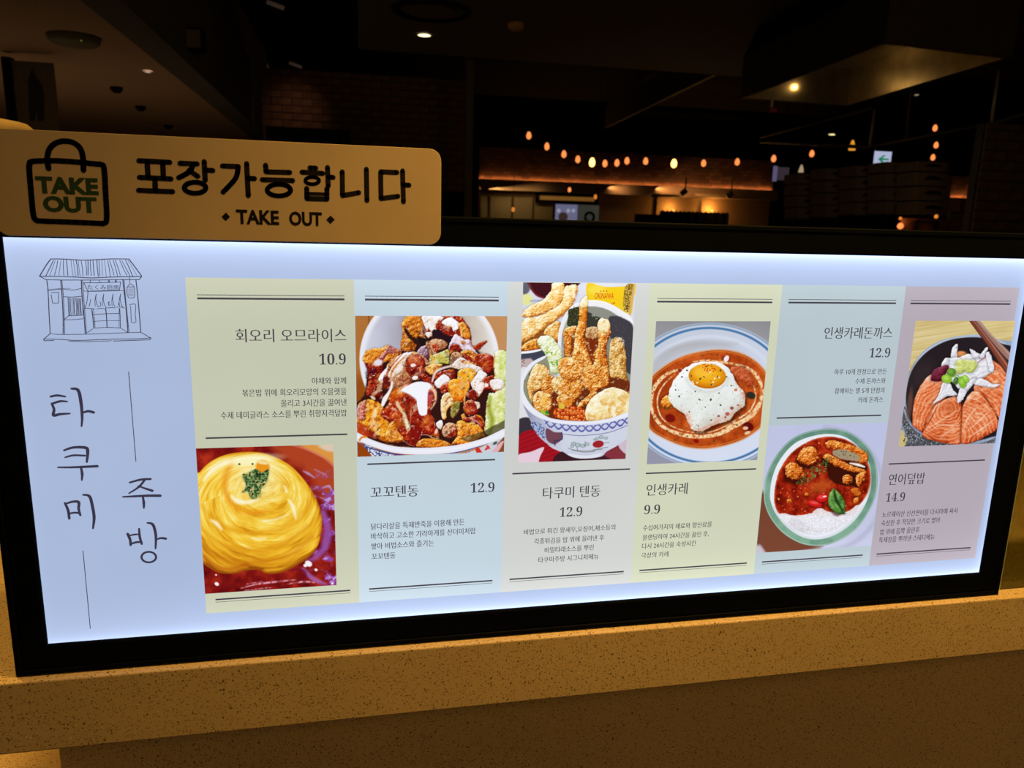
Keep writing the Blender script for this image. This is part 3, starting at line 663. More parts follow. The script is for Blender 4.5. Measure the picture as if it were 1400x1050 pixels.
for i in range(4):
    a, b = cn[i], cn[(i + 1) % 4]; n = len(prof); g = 0.00012
    dirv = Vector((b[0] - a[0], 0, b[1] - a[1])).normalized() * g
    va = [Vector((mitre(t, a)[0], y, mitre(t, a)[1])) + dirv for t, y in prof]
    vb = [Vector((mitre(t, b)[0], y, mitre(t, b)[1])) - dirv for t, y in prof]
    MB().add(va + vb, [(k, (k + 1) % n, (k + 1) % n + n, k + n) for k in range(n)] + [tuple(range(n)), tuple(range(2 * n - 1, n - 1, -1))]).build('frame_rail', M_FRAME, box)
MB().box((x0 + .001, .0301, z0 + .001), (x1 - .001, .046, z1 - .001)).build('back_case', M_BACK, box)
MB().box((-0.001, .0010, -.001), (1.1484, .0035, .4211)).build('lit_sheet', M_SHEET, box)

def quad_print(name, x0, y0, x1, y1, Y, m, parent):
    me = bpy.data.meshes.new(name); o = parent_origin(parent)
    me.from_pydata([(x / 1000 - o.x, Y - o.y, z / 1000 - o.z) for x, z in ((x0, y0), (x1, y0), (x1, y1), (x0, y1))], [], [(0, 1, 2, 3)])
    return link(name, me, m, parent)
PX = [158.0, 321.5, 485.0, 646.6, 810.4, 975.2, 1137.6]
names = ['cream', 'blue', 'grey', 'lemon', 'mint', 'mauve']
plab = ['cream menu panel of the whirled omelette rice', 'pale blue menu panel of the fried chicken bowl', 'grey menu panel of the shrimp tempura bowl',
        'lemon menu panel of the curry with fried egg', 'pale mint menu panel of the cutlet curry', 'mauve menu panel of the salmon bowl']
PAN = []
for i in range(6):
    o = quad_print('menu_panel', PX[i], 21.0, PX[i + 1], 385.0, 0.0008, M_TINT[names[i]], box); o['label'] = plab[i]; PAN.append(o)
Y_T = 0.0004
# rules: heavy and hairline (mm): panel, x0, x1, middle rule height
for i, (a, b, v) in enumerate(((168.2, 311.8, 219.4), (332.6, 474.5, 184.8), (494.8, 636.3, 167.2), (656.4, 799.3, 160.9), (820, 963.8, 224.5), (984, 1127.5, 160.0))):
    p = PAN[i]
    quad_print('rule', a, v - .9, b, v + .9, Y_T, M_INK, p)
    if i != 2: quad_print('rule', a, 363.4, b, 365.4, Y_T, M_INK, p)
    if i != 2: quad_print('rule', a, 367.6, b, 368.3, Y_T, M_INK, p)
    quad_print('rule', a, 36.0, b, 37.8, Y_T, M_INK, p); quad_print('rule', a, 33.6, b, 34.1, Y_T, M_INK, p)

for pi, fr, nm, s, xa, ya, xb, yb, h in TEXTS:
    S = Sketch(*fr); a = S.mm((xa, ya)); b = S.mm((xb, yb)); t = S.mm(((xa + xb) / 2, (ya + yb) / 2 - h))
    v0 = (a[1] + b[1]) / 2; v1 = t[1]; mb = MB()
    if s[0] == '#':          # serif figures
        s = ''.join(chr(0x1D7CE + int(ch)) if ch.isdigit() else ch for ch in s[1:])
        fit_text(mb, s, a[0], v0, b[0], v1, Y_T, offset=-0.006)
    else:
        big = nm == 'dish_name'
        fit_text(mb, s, a[0], v0, b[0], v1, Y_T, double=0.26 if big else 0.10, offset=-0.009 if big else -0.004)
    mb.build(nm, M_INK, PAN[pi])

# brush lettering and thin lines at the left
S = Sketch(0, 480, 2.5); mb = MB()
def br(pts, w): stroke(mb, [S.mm(p) for p in smooth_line(pts, 5)], w, 0.0006)
def letter():
    global mb
    mb.build('brush_letter', M_BRUSH, box); mb = MB()
br([(172, 156), (195, 152), (222, 156)], [2.0, 2.4, 1.8]); br([(178, 180), (205, 172), (229, 173)], [2.2, 2.4, 1.6])
br([(176, 180), (184, 200), (182, 220), (205, 216), (238, 214)], [2.2, 2.6, 3.0, 2.6, 1.6])
br([(243, 129), (266, 134), (276, 175), (280, 225), (278, 258)], [2.0, 3.2, 3.2, 2.6, 1.6]); br([(280, 212), (300, 206), (319, 210)], [1.8, 2.6, 2.8])
letter()
br([(218, 340), (250, 330), (292, 331), (299, 345), (296, 380)], [2.0, 2.6, 3.2, 3.2, 2.0]); br([(222, 364), (250, 357), (290, 358)], [1.6, 2.2, 2.0])
br([(197, 398), (240, 398), (290, 396), (332, 394)], [1.6, 2.2, 2.6, 2.8]); br([(276, 398), (280, 420), (279, 442)], [2.0, 2.8, 1.6])
letter()
br([(221, 520), (232, 545), (236, 573)], [2.2, 2.8, 2.6]); br([(221, 524), (245, 516), (268, 517), (268, 540), (274, 562)], [1.8, 2.4, 3.0, 2.6, 2.2]); br([(236, 556), (255, 553), (272, 555)], [2.0, 2.2, 2.2])
br([(283, 492), (305, 497), (315, 530), (321, 570), (317, 607)], [1.8, 3.0, 3.0, 3.0, 1.8])
letter()
br([(443, 450), (480, 440), (514, 438)], [2.0, 2.4, 2.4]); br([(494, 441), (474, 465), (440, 487)], [2.4, 2.2, 1.4]); br([(472, 462), (495, 470), (520, 478)], [1.6, 2.2, 2.8])
br([(419, 499), (460, 497), (505, 495), (547, 495)], [1.6, 2.4, 2.8, 3.0]); br([(488, 499), (491, 520), (491, 537)], [2.0, 2.8, 1.8])
letter()
br([(436, 626), (444, 645), (446, 664)], [3.0, 2.8, 2.4]); br([(475, 608), (477, 635), (484, 660)], [2.0, 2.6, 2.4]); br([(440, 632), (458, 628), (476, 627)], [1.6, 2.0, 1.6]); br([(446, 660), (466, 654), (484, 654)], [2, 2.4, 2])
br([(503, 588), (522, 594), (532, 630), (531, 676)], [1.8, 3.0, 2.8, 1.8]); br([(533, 645), (550, 640), (566, 642)], [1.6, 2.4, 2.8])
ring = [(508 + 25 * math.cos(t), 705 + 18 * math.sin(t)) for t in np.linspace(0, 2 * math.pi, 25)]
stroke(mb, [S.mm(p) for p in ring], 2.2, 0.0006)
letter()
mb = MB(); stroke(mb, [S.mm((439, 72)), S.mm((464, 378))], 0.75, 0.0006); mb.build('thin_line', M_BRUSH, box)
mb = MB(); stroke(mb, [S.mm((283, 684)), S.mm((308, 949))], 0.75, 0.0006); mb.build('thin_line', M_BRUSH, box)

# pen drawing of a little shop front
S = Sketch(40, 340, 7.5); mb = MB(); rnd = random.Random(5)
def pen(pts, w=.55, sm=True):
    w *= 1.18
    q = smooth_line(pts, 4) if sm and len(pts) > 2 else pts
    stroke(mb, [S.mm(p) for p in q], w, 0.0006, n=6)
pen([(218, 106), (320, 106), (440, 112), (560, 118), (700, 112), (860, 105), (1020, 107)], .7)
pen([(218, 106), (165, 180), (103, 283)], .8); pen([(1020, 107), (1080, 185), (1150, 280)], .8)
pen([(103, 283), (300, 285), (480, 292), (640, 300), (800, 293), (980, 288), (1150, 287)], .7)
pen([(103, 283), (170, 318), (330, 322), (520, 322), (700, 322), (900, 318), (1125, 318), (1152, 285)], .6, False)
for a, b in ((245, 165), (265, 205), (290, 255), (322, 302), (348, 352), (378, 392), (425, 450), (450, 476), (478, 500), (500, 520), (530, 548), (575, 585), (600, 600), (625, 635), (652, 665), (690, 706), (712, 722), (742, 750), (768, 788), (800, 828), (820, 868), (858, 905), (880, 932), (925, 1000), (948, 1030), (985, 1058), (1010, 1100)):
    pen([(a, 118 + rnd.uniform(-4, 6)), ((a + b) / 2 + rnd.uniform(-4, 4), 200), (b, 280 + rnd.uniform(-8, 6))], rnd.choice((.35, .5, .6)))
pen([(176, 320), (190, 430), (200, 650), (212, 870)], .7); pen([(320, 322), (335, 500), (345, 700), (345, 872)], .75); pen([(332, 322), (348, 500), (356, 700), (362, 880)], .5)
pen([(532, 325), (540, 500), (560, 700), (573, 872)], .8); pen([(545, 325), (556, 500), (572, 700), (585, 868)], .5)
pen([(195, 430), (330, 415), (440, 425), (530, 408)], .5); pen([(195, 420), (320, 408), (420, 408)], .3); pen([(350, 493), (440, 497), (535, 488)], .55)
pen([(220, 452), (298, 448), (298, 558), (236, 558), (222, 470)], .5, False)
for i in range(12):
    x = 395 + i * 13; pen([(x, 505 + rnd.uniform(-4, 8)), (x + 3 + rnd.uniform(-5, 8), 600), (x + 8, 686 + rnd.uniform(-10, 4))], rnd.choice((.35, .5)))
pen([(395, 505), (405, 690)], .6); pen([(358, 725), (400, 690), (545, 682)], .5, False); pen([(362, 730), (460, 728), (550, 718)], .5)
pen([(555, 350), (700, 350), (935, 342), (922, 428), (600, 436), (557, 352)], .55, False); pen([(556, 430), (600, 438), (760, 436), (960, 430)], .45)
for x in (622, 716, 808, 818, 880, 890): pen([(x, 322), (x + 2, 348)], .55)
pen([(958, 322), (970, 430), (990, 600), (1010, 860)], .8); pen([(972, 322), (985, 500), (1022, 855)], .45)
pen([(600, 440), (590, 540), (570, 612)], .5); pen([(570, 612), (640, 615), (672, 618)], .5)
for x in (685, 762, 858, 935):
    pen([(x, 465), (x - 5, 520), (x + 8, 575), (x + 22, 600)], .5); pen([(x - 2, 470), (x - 14, 530), (x - 10, 590)], .4)
pen([(690, 620), (740, 612), (775, 618)], .5); pen([(782, 608), (840, 605), (880, 608)], .5); pen([(895, 600), (940, 600), (976, 610)], .5)
pen([(628, 520), (620, 560), (612, 592)], .5); pen([(722, 545), (732, 575), (718, 595), (728, 585)], .5); pen([(805, 560), (818, 545), (812, 580), (832, 575)], .5); pen([(910, 555), (916, 580)], .6)
pen([(640, 625), (652, 720), (660, 815)], .8); pen([(655, 622), (668, 720), (672, 812)], .4); pen([(782, 615), (790, 700), (796, 810)], .75); pen([(925, 612), (930, 700), (932, 812)], .6); pen([(920, 615), (918, 812)], .35)
pen([(655, 678), (780, 668), (925, 665)], .5); pen([(655, 748), (780, 738), (930, 740)], .4); pen([(668, 815), (800, 808), (935, 814)], .5)
pen([(583, 868), (650, 822)], .5); pen([(935, 815), (1010, 860)], .5); pen([(212, 870), (300, 880), (570, 878), (800, 870), (1010, 862), (1140, 858)], .5)
pen([(1092, 322), (1110, 480), (1125, 650), (1142, 855)], .75); pen([(1028, 292), (1031, 362)], .45)
pen([(1030, 362), (1002, 400), (1004, 480), (1030, 505), (1070, 502), (1080, 470), (1074, 395), (1048, 368), (1030, 362)], .5)
for y in (388, 402, 418, 434, 450, 466, 482): pen([(1012, y), (1045, y + 2), (1068, y)], .35)
pen([(1025, 578), (1086, 572), (1085, 680), (1092, 748), (1060, 762), (1045, 745), (1040, 640), (1035, 590)], .5)
pen([(212, 872), (145, 930), (150, 945), (250, 942)], .6, False); pen([(142, 928), (300, 930), (480, 942), (700, 935), (900, 928), (1100, 925), (1245, 915)], .6)
pen([(1140, 858), (1190, 885), (1247, 918), (1235, 935), (1100, 940), (860, 948)], .6, False); pen([(400, 950), (600, 955), (840, 945)], .5)
a, b = S.mm((598, 420)), S.mm((915, 372)); fit_text(mb, 'たくみ厨房', a[0], a[1], b[0], b[1], 0.0006, offset=.004)
mb.build('shop_drawing', M_BRUSH, box)

# ================================================================== TAKE OUT PLATE
YP = -0.0050
plate = empty('takeout_plate', (0.205, YP, 0.470), 'cream plate lettered TAKE OUT with a black shopping bag, on the board top', 'sign')
def rrect(x0, z0, x1, z1, r, n=8):
    out = []
    for cx, cz, a0 in ((x1 - r, z1 - r, 0), (x0 + r, z1 - r, 90), (x0 + r, z0 + r, 180), (x1 - r, z0 + r, 270)):
        for k in range(n + 1):
            a = math.radians(a0 + 90 * k / n); out.append((cx + r * math.cos(a), cz + r * math.sin(a)))
    return out
MB().prism([(x, YP + .0025, z) for x, z in rrect(-0.003, .4222, .4108, .5178, .012)], (0, -.0025, 0)).build('plate', M_PLATE, plate, bevel=.0004)
S = Sketch(0, 160, 2.258)
yy = YP - .0002
def mm(p): return S.mm(p)
mb = MB()
bag = [(110, 138), (200, 137), (300, 146), (318, 148), (327, 160), (332, 240), (335, 315), (325, 328), (310, 328), (215, 324), (135, 321), (118, 318), (110, 300), (104, 240), (98, 165), (99, 148)]
q = [mm(p) for p in smooth_line(bag, 4, True)]; stroke(mb, q + [q[0]], 5.0, yy, 12)
hd = [(157, 160), (153, 130), (160, 100), (180, 82), (207, 76), (235, 82), (255, 100), (263, 130), (264, 165)]
stroke(mb, [mm(p) for p in smooth_line(hd, 6)], 5.0, yy, 12); mb.build('bag_icon', M_PRINT, plate)
mb = MB()
a, b = mm((120, 236)), mm((307, 190)); fit_text(mb, 'TAKE', a[0], a[1], b[0], b[1], yy, offset=.05)
a, b = mm((142, 293)), mm((303, 248)); fit_text(mb, 'OUT', a[0], a[1], b[0], b[1], yy, offset=.05)
mb.build('green_lettering', M_GREEN, plate)['label'] = 'dark green lettering'
mb = MB()
def ko(pts, w=4.8, sm=False): stroke(mb, [mm(p) for p in (smooth_line(pts, 6) if sm else pts)], w, yy, 12)
def loop(cx, cy, rx, ry, w=4.6): stroke(mb, [mm((cx + rx * math.cos(t), cy + ry * math.sin(t))) for t in np.linspace(0, 2 * math.pi, 25)], w, yy, 12)
# po
ko([(434, 136), (528, 141)]); ko([(459, 140), (462, 186)]); ko([(507, 143), (509, 189)]); ko([(436, 187), (532, 192)]); ko([(483, 192), (484, 226)]); ko([(433, 227), (537, 231)])
# jang
ko([(560, 144), (612, 146)]); ko([(600, 148), (588, 170), (556, 188)], 4.8, True); ko([(588, 166), (614, 184)]); ko([(634, 139), (637, 196)]); ko([(638, 165), (660, 166)]); loop(606, 219, 33, 17)
# ga
ko([(690, 152), (738, 154)]); ko([(738, 156), (730, 190), (692, 232)], 4.8, True); ko([(764, 145), (769, 243)]); ko([(770, 190), (788, 191)])
# neung
ko([(822, 150), (824, 170), (896, 172)]); ko([(812, 194), (905, 197)]); loop(863, 226, 36, 18)
# hap
ko([(958, 158), (976, 159)]); ko([(934, 171), (997, 175)]); loop(965, 197, 21, 11, 3.6); ko([(1012, 157), (1014, 214)]); ko([(1016, 186), (1029, 187)])
ko([(948, 221), (949, 252), (1010, 254), (1010, 222)]); ko([(949, 237), (1010, 239)], 3.4)
# ni
ko([(1057, 170), (1058, 243), (1108, 234)]); ko([(1131, 162), (1133, 258)])
# da
ko([(1225, 172), (1175, 170), (1176, 252), (1228, 245)]); ko([(1242, 167), (1245, 262)]); ko([(1246, 210), (1262, 211)])
mb.build('black_lettering', M_PRINT, plate)
mb = MB()
a, b = mm((733, 330)), mm((862, 289)); fit_text(mb, 'TAKE', a[0], a[1], b[0], b[1], yy, offset=.035)
a, b = mm((895, 335)), mm((994, 294)); fit_text(mb, 'OUT', a[0], a[1], b[0], b[1], yy, offset=.035)
for cx, cy in ((700, 308), (1021, 317)):
    mb.add([(mm(p)[0] / 1000, yy, mm(p)[1] / 1000) for p in ((cx - 13, cy), (cx, cy - 13), (cx + 13, cy), (cx, cy + 13))], [(0, 1, 2, 3)])
mb.build('small_lettering', M_PRINT, plate)

# ================================================================== DISH PICTURES (flat prints: one colour per mesh point, painted in numpy)
DENS = 2.0                  # points per millimetre
class Print:
    def __init__(s, u0, v0, u1, v1, frame, seed=1):
        s.box = (u0, v0, u1, v1); nu, nv = int((u1 - u0) * DENS) + 1, int((v1 - v0) * DENS) + 1; s.n = (nu, nv)
        U, V = np.meshgrid(np.linspace(u0, u1, nu), np.linspace(v1, v0, nv)); s.U, s.V = U, V
        # board millimetres -> the tracing frame
        d = np.stack([U / 1000 - CAM[0], np.full_like(U, -CAM[1]), V / 1000 - CAM[2]], -1)
        zf = d @ FWD; px = 700 + F_PX * (d @ RIGHT) / zf; py = 525 + F_PX * (d @ DOWN) / zf
        s.X = (px - frame[0]) * frame[2]; s.Y = (py - frame[1]) * frame[2]
        s.sx = abs(np.diff(s.X, axis=1)).mean(); s.sy = abs(np.diff(s.Y, axis=0)).mean()
        s.img = np.zeros((nv, nu, 3)); s.seed = seed
    def noise(s, sc, seed=0, X=None, Y=None, octv=3, gain=.5):
        X = (s.X if X is None else X) / sc; Y = (s.Y if Y is None else Y) / sc; out = 0; amp = 1; tot = 0
        for o in range(octv):
            xi, yi = np.floor(X).astype(np.int64), np.floor(Y).astype(np.int64); fx, fy = X - xi, Y - yi
            fx = fx * fx * (3 - 2 * fx); fy = fy * fy * (3 - 2 * fy)
            def h(a, b):
                k = (a * 374761393 + b * 668265263 + (seed + s.seed * 31 + o * 7) * 2147483647) & 0xffffffff
                k = ((k ^ (k >> 13)) * 1274126177) & 0xffffffff; k = ((k ^ (k >> 16)) * 2246822519) & 0xffffffff
                return ((k ^ (k >> 15)) & 0xffff) / 65535.0
            out = out + amp * ((h(xi, yi) * (1 - fx) + h(xi + 1, yi) * fx) * (1 - fy) + (h(xi, yi + 1) * (1 - fx) + h(xi + 1, yi + 1) * fx) * fy)
            tot += amp; amp *= gain; X = X * 2.03 + 17; Y = Y * 2.03 + 5
        return out / tot
    def cells(s, sc, seed=0, X=None, Y=None):      # cellular noise: distance to nearest point and its random value
        X = (s.X if X is None else X) / sc; Y = (s.Y if Y is None else Y) / sc; xi, yi = np.floor(X).astype(np.int64), np.floor(Y).astype(np.int64)
        best = np.full(X.shape, 9.); val = np.zeros(X.shape); DX = np.zeros(X.shape); DY = np.zeros(X.shape)
        for a in (-1, 0, 1):
            for b in (-1, 0, 1):
                cx, cy = xi + a, yi + b
                k = (cx * 73856093 ^ cy * 19349663 ^ (seed + s.seed) * 83492791) & 0xffffffff; k = ((k ^ (k >> 15)) * 2246822519) & 0xffffffff; k = (k ^ (k >> 13)) & 0xffffff
                px = cx + .15 + .7 * (k & 0xff) / 255; py = cy + .15 + .7 * ((k >> 8) & 0xff) / 255; d = np.hypot(X - px, Y - py); m = d < best
                best[m] = d[m]; val[m] = (((k >> 16) & 0xff) / 255)[m]; DX[m] = (X - px)[m]; DY[m] = (Y - py)[m]
        return best, val, DX, DY
    def mix(s, m, col):
        col = np.asarray(col, float); m = np.clip(m, 0, 1)[..., None]; s.img = s.img * (1 - m) + col * m
    def ramp(s, v, stops):
        p = [a for a, _ in stops]; return np.stack([np.interp(v, p, [c[i] for _, c in stops]) for i in range(3)], -1)
    def sd(s, pts, smooth=True, k=4):              # signed distance, positive inside
        P = np.array(smooth_line(pts, k, True) if smooth else pts, float); n = len(P)
        M = 70; lo, hi = P.min(0) - M, P.max(0) + M
        box_ = (s.X > lo[0]) & (s.X < hi[0]) & (s.Y > lo[1]) & (s.Y < hi[1]); X_, Y_ = s.X[box_], s.Y[box_]
        best = np.full(X_.shape, 1e9); ins = np.zeros(X_.shape, bool)
        for i in range(n):
            a, b = P[i], P[(i + 1) % n]; d = b - a; L = d @ d
            if L < 1e-9: continue
            t = np.clip(((X_ - a[0]) * d[0] + (Y_ - a[1]) * d[1]) / L, 0, 1)
            best = np.minimum(best, (X_ - a[0] - t * d[0]) ** 2 + (Y_ - a[1] - t * d[1]) ** 2)
            if abs(d[1]) > 1e-9:
                c = (a[1] > Y_) != (b[1] > Y_); ins ^= c & (X_ < d[0] * (Y_ - a[1]) / d[1] + a[0])
        out = np.full(s.X.shape, -70.); out[box_] = np.sqrt(best) * np.where(ins, 1, -1); return out
    def line(s, pts, w, soft=2., k=5):             # soft mask of a stroke
        P = np.array(smooth_line(pts, k) if len(pts) > 2 else pts, float); ws = np.interp(np.linspace(0, 1, len(P)), np.linspace(0, 1, len(w)), w) if isinstance(w, (list, tuple)) else np.full(len(P), float(w))
        best = np.full(s.X.shape, 1e9)
        for i in range(len(P) - 1):
            a, b = P[i], P[i + 1]; d = b - a; L = d @ d + 1e-9
            t = np.clip(((s.X - a[0]) * d[0] + (s.Y - a[1]) * d[1]) / L, 0, 1)
            q = np.hypot(s.X - a[0] - t * d[0], s.Y - a[1] - t * d[1]) - (ws[i] * (1 - t) + ws[i + 1] * t) / 2
            best = np.minimum(best, q)
        return np.clip(.5 - best / soft, 0, 1)
    def ell(s, cx, cy, rx, ry, ang=0.):            # normalised radius
        a = math.radians(ang); dx, dy = s.X - cx, s.Y - cy
        return np.hypot((dx * math.cos(a) + dy * math.sin(a)) / rx, (-dx * math.sin(a) + dy * math.cos(a)) / ry)
    def disc(s, cx, cy, rx, ry, col, ang=0., soft=.1, amt=1.):
        s.mix(np.clip((1 - s.ell(cx, cy, rx, ry, ang)) / soft + .5, 0, 1) * amt, col)
    def fill(s, pts, col, soft=3., warp=0., wsc=20., amt=1., seed=0):
        d = s.sd(pts)
        if warp: d = d + warp * (s.noise(wsc, seed + 5) - .5) * 2
        m = np.clip(d / soft + .5, 0, 1) * amt; s.mix(m, col); return d
    def lump(s, pts, pal, R=40., rough=.6, sc=22., soft=4., warp=6., seed=0, gloss=0., amb=.52, k=.6, crumb=0., shadow=.3, mot=.6):
        """a rounded piece of food: outline, relief from its own roundness plus noise, lit from the upper left"""
        d = s.sd(pts) + warp * (s.noise(sc, seed + 3) - .5) * 2 + warp * 1.2 * (s.noise(sc * .4, seed + 4) - .5)
        if shadow:
            sh = np.clip((d + 14) / 14, 0, 1) * (d < 0); s.img *= (1 - shadow * .7 * sh)[..., None]
        m = np.clip(d / soft + .5, 0, 1); t = np.clip(d, 0, R) / R
        h = R * .8 * np.sqrt(np.clip(1 - (1 - t) ** 2, 0, 1)) + rough * sc * s.noise(sc, seed, octv=4, gain=.6)
        if crumb:
            cd_, cv, _, _ = s.cells(crumb, seed + 9); h = h + .6 * (crumb * .9 * np.sqrt(np.clip(1 - cd_ ** 2 * 1.6, 0, 1)) + crumb * .5 * cv) * (.3 + 1.1 * s.noise(crumb * 2.5, seed + 13))
        gx = np.gradient(h, axis=1) / s.sx; gy = np.gradient(h, axis=0) / s.sy
        lam = (gx * .45 + gy * .65 + .55) / np.sqrt(1 + gx ** 2 + gy ** 2)
        if crumb: k *= 1.15; mot = mot * 1.35
        v = amb + k * (lam - .45) + mot * (s.noise(sc * 1.6, seed + 21, octv=4, gain=.6) - .5) + mot * .5 * (s.noise(sc * .45, seed + 22) - .5)
        col = s.ramp(v, pal)
        if gloss:
            sp = np.clip((lam - .78) * 6, 0, 1) * np.clip((s.noise(sc * .7, seed + 33) - .48) * 8, 0, 1) * gloss; col = col * (1 - sp[..., None]) + np.array([250, 235, 225]) * sp[..., None]
        s.mix(m, col); return d
    def specks(s, pts, cols, sc, dens, seed=0, r=.35, stretch=1.):
        m = np.clip(s.sd(pts) / 8 + .5, 0, 1) if pts else np.ones(s.X.shape)
        d, v, _, _ = s.cells(sc, seed, Y=s.Y * stretch); r_ = r * (.5 + s.noise(sc * .8, seed + 1))
        on = (v < dens * (m > .3)) ; a = np.clip((r_ - d) / .15, 0, 1) * on * m
        idx = (v / max(dens, 1e-6) * len(cols)).astype(int).clip(0, len(cols) - 1); s.mix(a, np.array(cols, float)[idx])
    def build(s, name, parent, label):
        nu, nv = s.n; o = parent_origin(parent); co = np.stack([s.U / 1000 - o.x, np.full_like(s.U, Y_T - o.y), s.V / 1000 - o.z], -1).reshape(-1, 3)
        i = np.arange(nu * nv).reshape(nv, nu); f = np.stack([i[1:, :-1], i[1:, 1:], i[:-1, 1:], i[:-1, :-1]], -1).reshape(-1, 4)
        me = bpy.data.meshes.new(name); me.vertices.add(len(co)); me.vertices.foreach_set('co', co.ravel())
        me.loops.add(f.size); me.loops.foreach_set('vertex_index', f.ravel().astype(np.int32)); me.polygons.add(len(f))
        me.polygons.foreach_set('loop_start', np.arange(0, f.size, 4, dtype=np.int32)); me.update()
        c = np.clip(s.img, 0, 255) / 255; lin = np.where(c <= .04045, c / 12.92, ((c + .055) / 1.055) ** 2.4)
        at_ = me.color_attributes.new('ink', 'FLOAT_COLOR', 'POINT'); rgba = np.ones((nu * nv, 4)); rgba[:, :3] = lin.reshape(-1, 3); at_.data.foreach_set('color', rgba.ravel())
        ob = link(name, me, M_PHOTO, parent); ob['label'] = label; return ob

FRIED = [(0, (90, 30, 8)), (.3, (150, 62, 14)), (.55, (215, 120, 30)), (.75, (240, 165, 55)), (1, (255, 225, 150))]
SAUCE = [(0, (60, 8, 10)), (.35, (115, 18, 14)), (.6, (165, 40, 20)), (.8, (205, 85, 40)), (1, (240, 160, 120))]
CREAM = [(0, (150, 105, 85)), (.3, (205, 170, 140)), (.55, (236, 220, 205)), (.8, (246, 243, 250)), (1, (255, 255, 255))]
TAN = [(0, (110, 55, 35)), (.35, (170, 100, 65)), (.6, (215, 160, 115)), (.85, (240, 210, 175)), (1, (255, 240, 220))]
GREEN = [(0, (70, 85, 20)), (.35, (135, 150, 50)), (.6, (190, 200, 95)), (.85, (225, 230, 150)), (1, (245, 248, 205))]
GOLD = [(0, (150, 75, 20)), (.3, (205, 130, 50)), (.55, (238, 185, 95)), (.8, (250, 222, 155)), (1, (255, 245, 210))]

# ---------------------------------------------------------------- 1: whirled omelette on sauce
P = Print(158.0, 44.5, 296.8, 208.6, (250, 580, 3.888), 1)
n1 = P.noise(60, 1, octv=4); P.img = P.ramp(n1, [(.2, (88, 8, 14)), (.5, (130, 22, 18)), (.8, (178, 48, 28))])
P.fill([(480, 100), (700, 100), (830, 100), (830, 420), (760, 430), (690, 300), (600, 220), (500, 160)], (176, 66, 34), 60, 20, 50)
m = np.clip(P.sd([(600, 90), (830, 90), (830, 235), (770, 190), (690, 150)]) / 14 + .5, 0, 1); P.mix(m, (222, 150, 66)); P.mix(P.line([(540, 100), (640, 128), (740, 172), (830, 250)], 9, 8) * .8, (214, 120, 112))
P.disc(775, 118, 60, 26, (222, 200, 178), 15, .5)
# violet and white glints of the sauce at the right and along the bottom
nz = P.noise(34, 8, X=P.X * .8 + P.Y * .25, octv=4, gain=.6); zone = np.clip((P.X - 640) / 120, 0, 1) * np.clip((P.Y - 230) / 140, 0, 1)
P.mix(np.clip((nz - .50) * 9, 0, 1) * zone, (142, 66, 150)); P.mix(np.clip((nz - .63) * 14, 0, 1) * zone, (190, 150, 214))
P.mix(P.line([(745, 470), (770, 560), (750, 660), (690, 720)], [30, 46, 20], 22) * .85, (150, 84, 178)); P.mix(P.line([(640, 770), (690, 820), (760, 850)], [16, 26, 10], 14) * .8, (160, 100, 180))
for a in ([(740, 340), (775, 330), (790, 350)], [(640, 250), (665, 262), (700, 285)], [(700, 240), (760, 270)], [(730, 390), (775, 405)]): P.mix(P.line(a, [4, 14, 5], 8) * .8, (190, 160, 215))
EGGP = [(60, 300), (90, 255), (140, 205), (220, 165), (340, 147), (450, 160), (560, 212), (640, 290), (700, 380), (735, 470), (738, 550), (720, 640), (680, 700), (600, 755), (520, 790), (450, 796), (400, 775), (330, 780), (270, 795), (190, 790), (110, 745), (60, 700)]
d = P.sd(EGGP); m = np.clip(d / 5 + .5, 0, 1)
cy = 330 + 0 * P.Y; dx = P.X - 400
for _ in range(3): cy = 300 + .42 * np.hypot(dx * .95, (P.Y - cy) * 1.25)
dy = (P.Y - cy) * 1.25; rr = np.hypot(dx * .95, dy); th = np.arctan2(dy, dx)
spi = rr + 26 * th + 16 * (P.noise(90, 3) - .5)
fold = P.noise(1, 4, X=spi / 26, Y=th * 1.6 + 40, octv=4, gain=.62); fine = P.noise(1, 6, X=spi / 7, Y=th * 2.2 + 9, octv=3, gain=.6)
v = .60 + .75 * (fold - .5) + .42 * (fine - .5) + .12 * np.clip((330 - P.Y) / 200, -1, 1) - .16 * np.clip((P.Y - 560) / 200, 0, 1) - .4 * np.clip(1 - d / 22, 0, 1)
P.mix(m, P.ramp(v, [(0, (150, 78, 12)), (.22, (206, 138, 22)), (.42, (236, 178, 38)), (.6, (248, 208, 74)), (.8, (252, 234, 140)), (1, (255, 252, 224))]))
for a, w, c in (([(268, 195), (235, 260), (222, 340), (262, 425), (350, 470), (450, 460)], [10, 34, 26, 22, 12], (236, 150, 28)), ([(430, 200), (460, 240), (450, 300)], [10, 22, 8], (250, 225, 140)),
                ([(100, 430), (170, 520), (300, 570), (470, 570), (620, 500), (680, 400)], [8, 16, 18, 14, 6], (228, 160, 30)), ([(105, 560), (210, 640), (370, 668), (540, 630), (660, 540)], [6, 16, 20, 14, 6], (222, 150, 26)),
                ([(110, 660), (220, 725), (380, 735), (560, 700), (690, 600)], [10, 22, 26, 20, 8], (206, 128, 20)), ([(110, 700), (180, 760), (260, 770), (340, 745)], [6, 16, 14, 6], (170, 76, 16)),
                ([(250, 460), (330, 500), (450, 500), (560, 440), (590, 360)], [5, 10, 12, 10, 5], (240, 190, 50))):
    P.mix(P.line(a, w, 26) * .75 * m, c)
P.disc(390, 300, 120, 105, (250, 238, 180), 0, .9, .6); P.disc(350, 190, 150, 26, (254, 250, 210), -5, .9, .8)
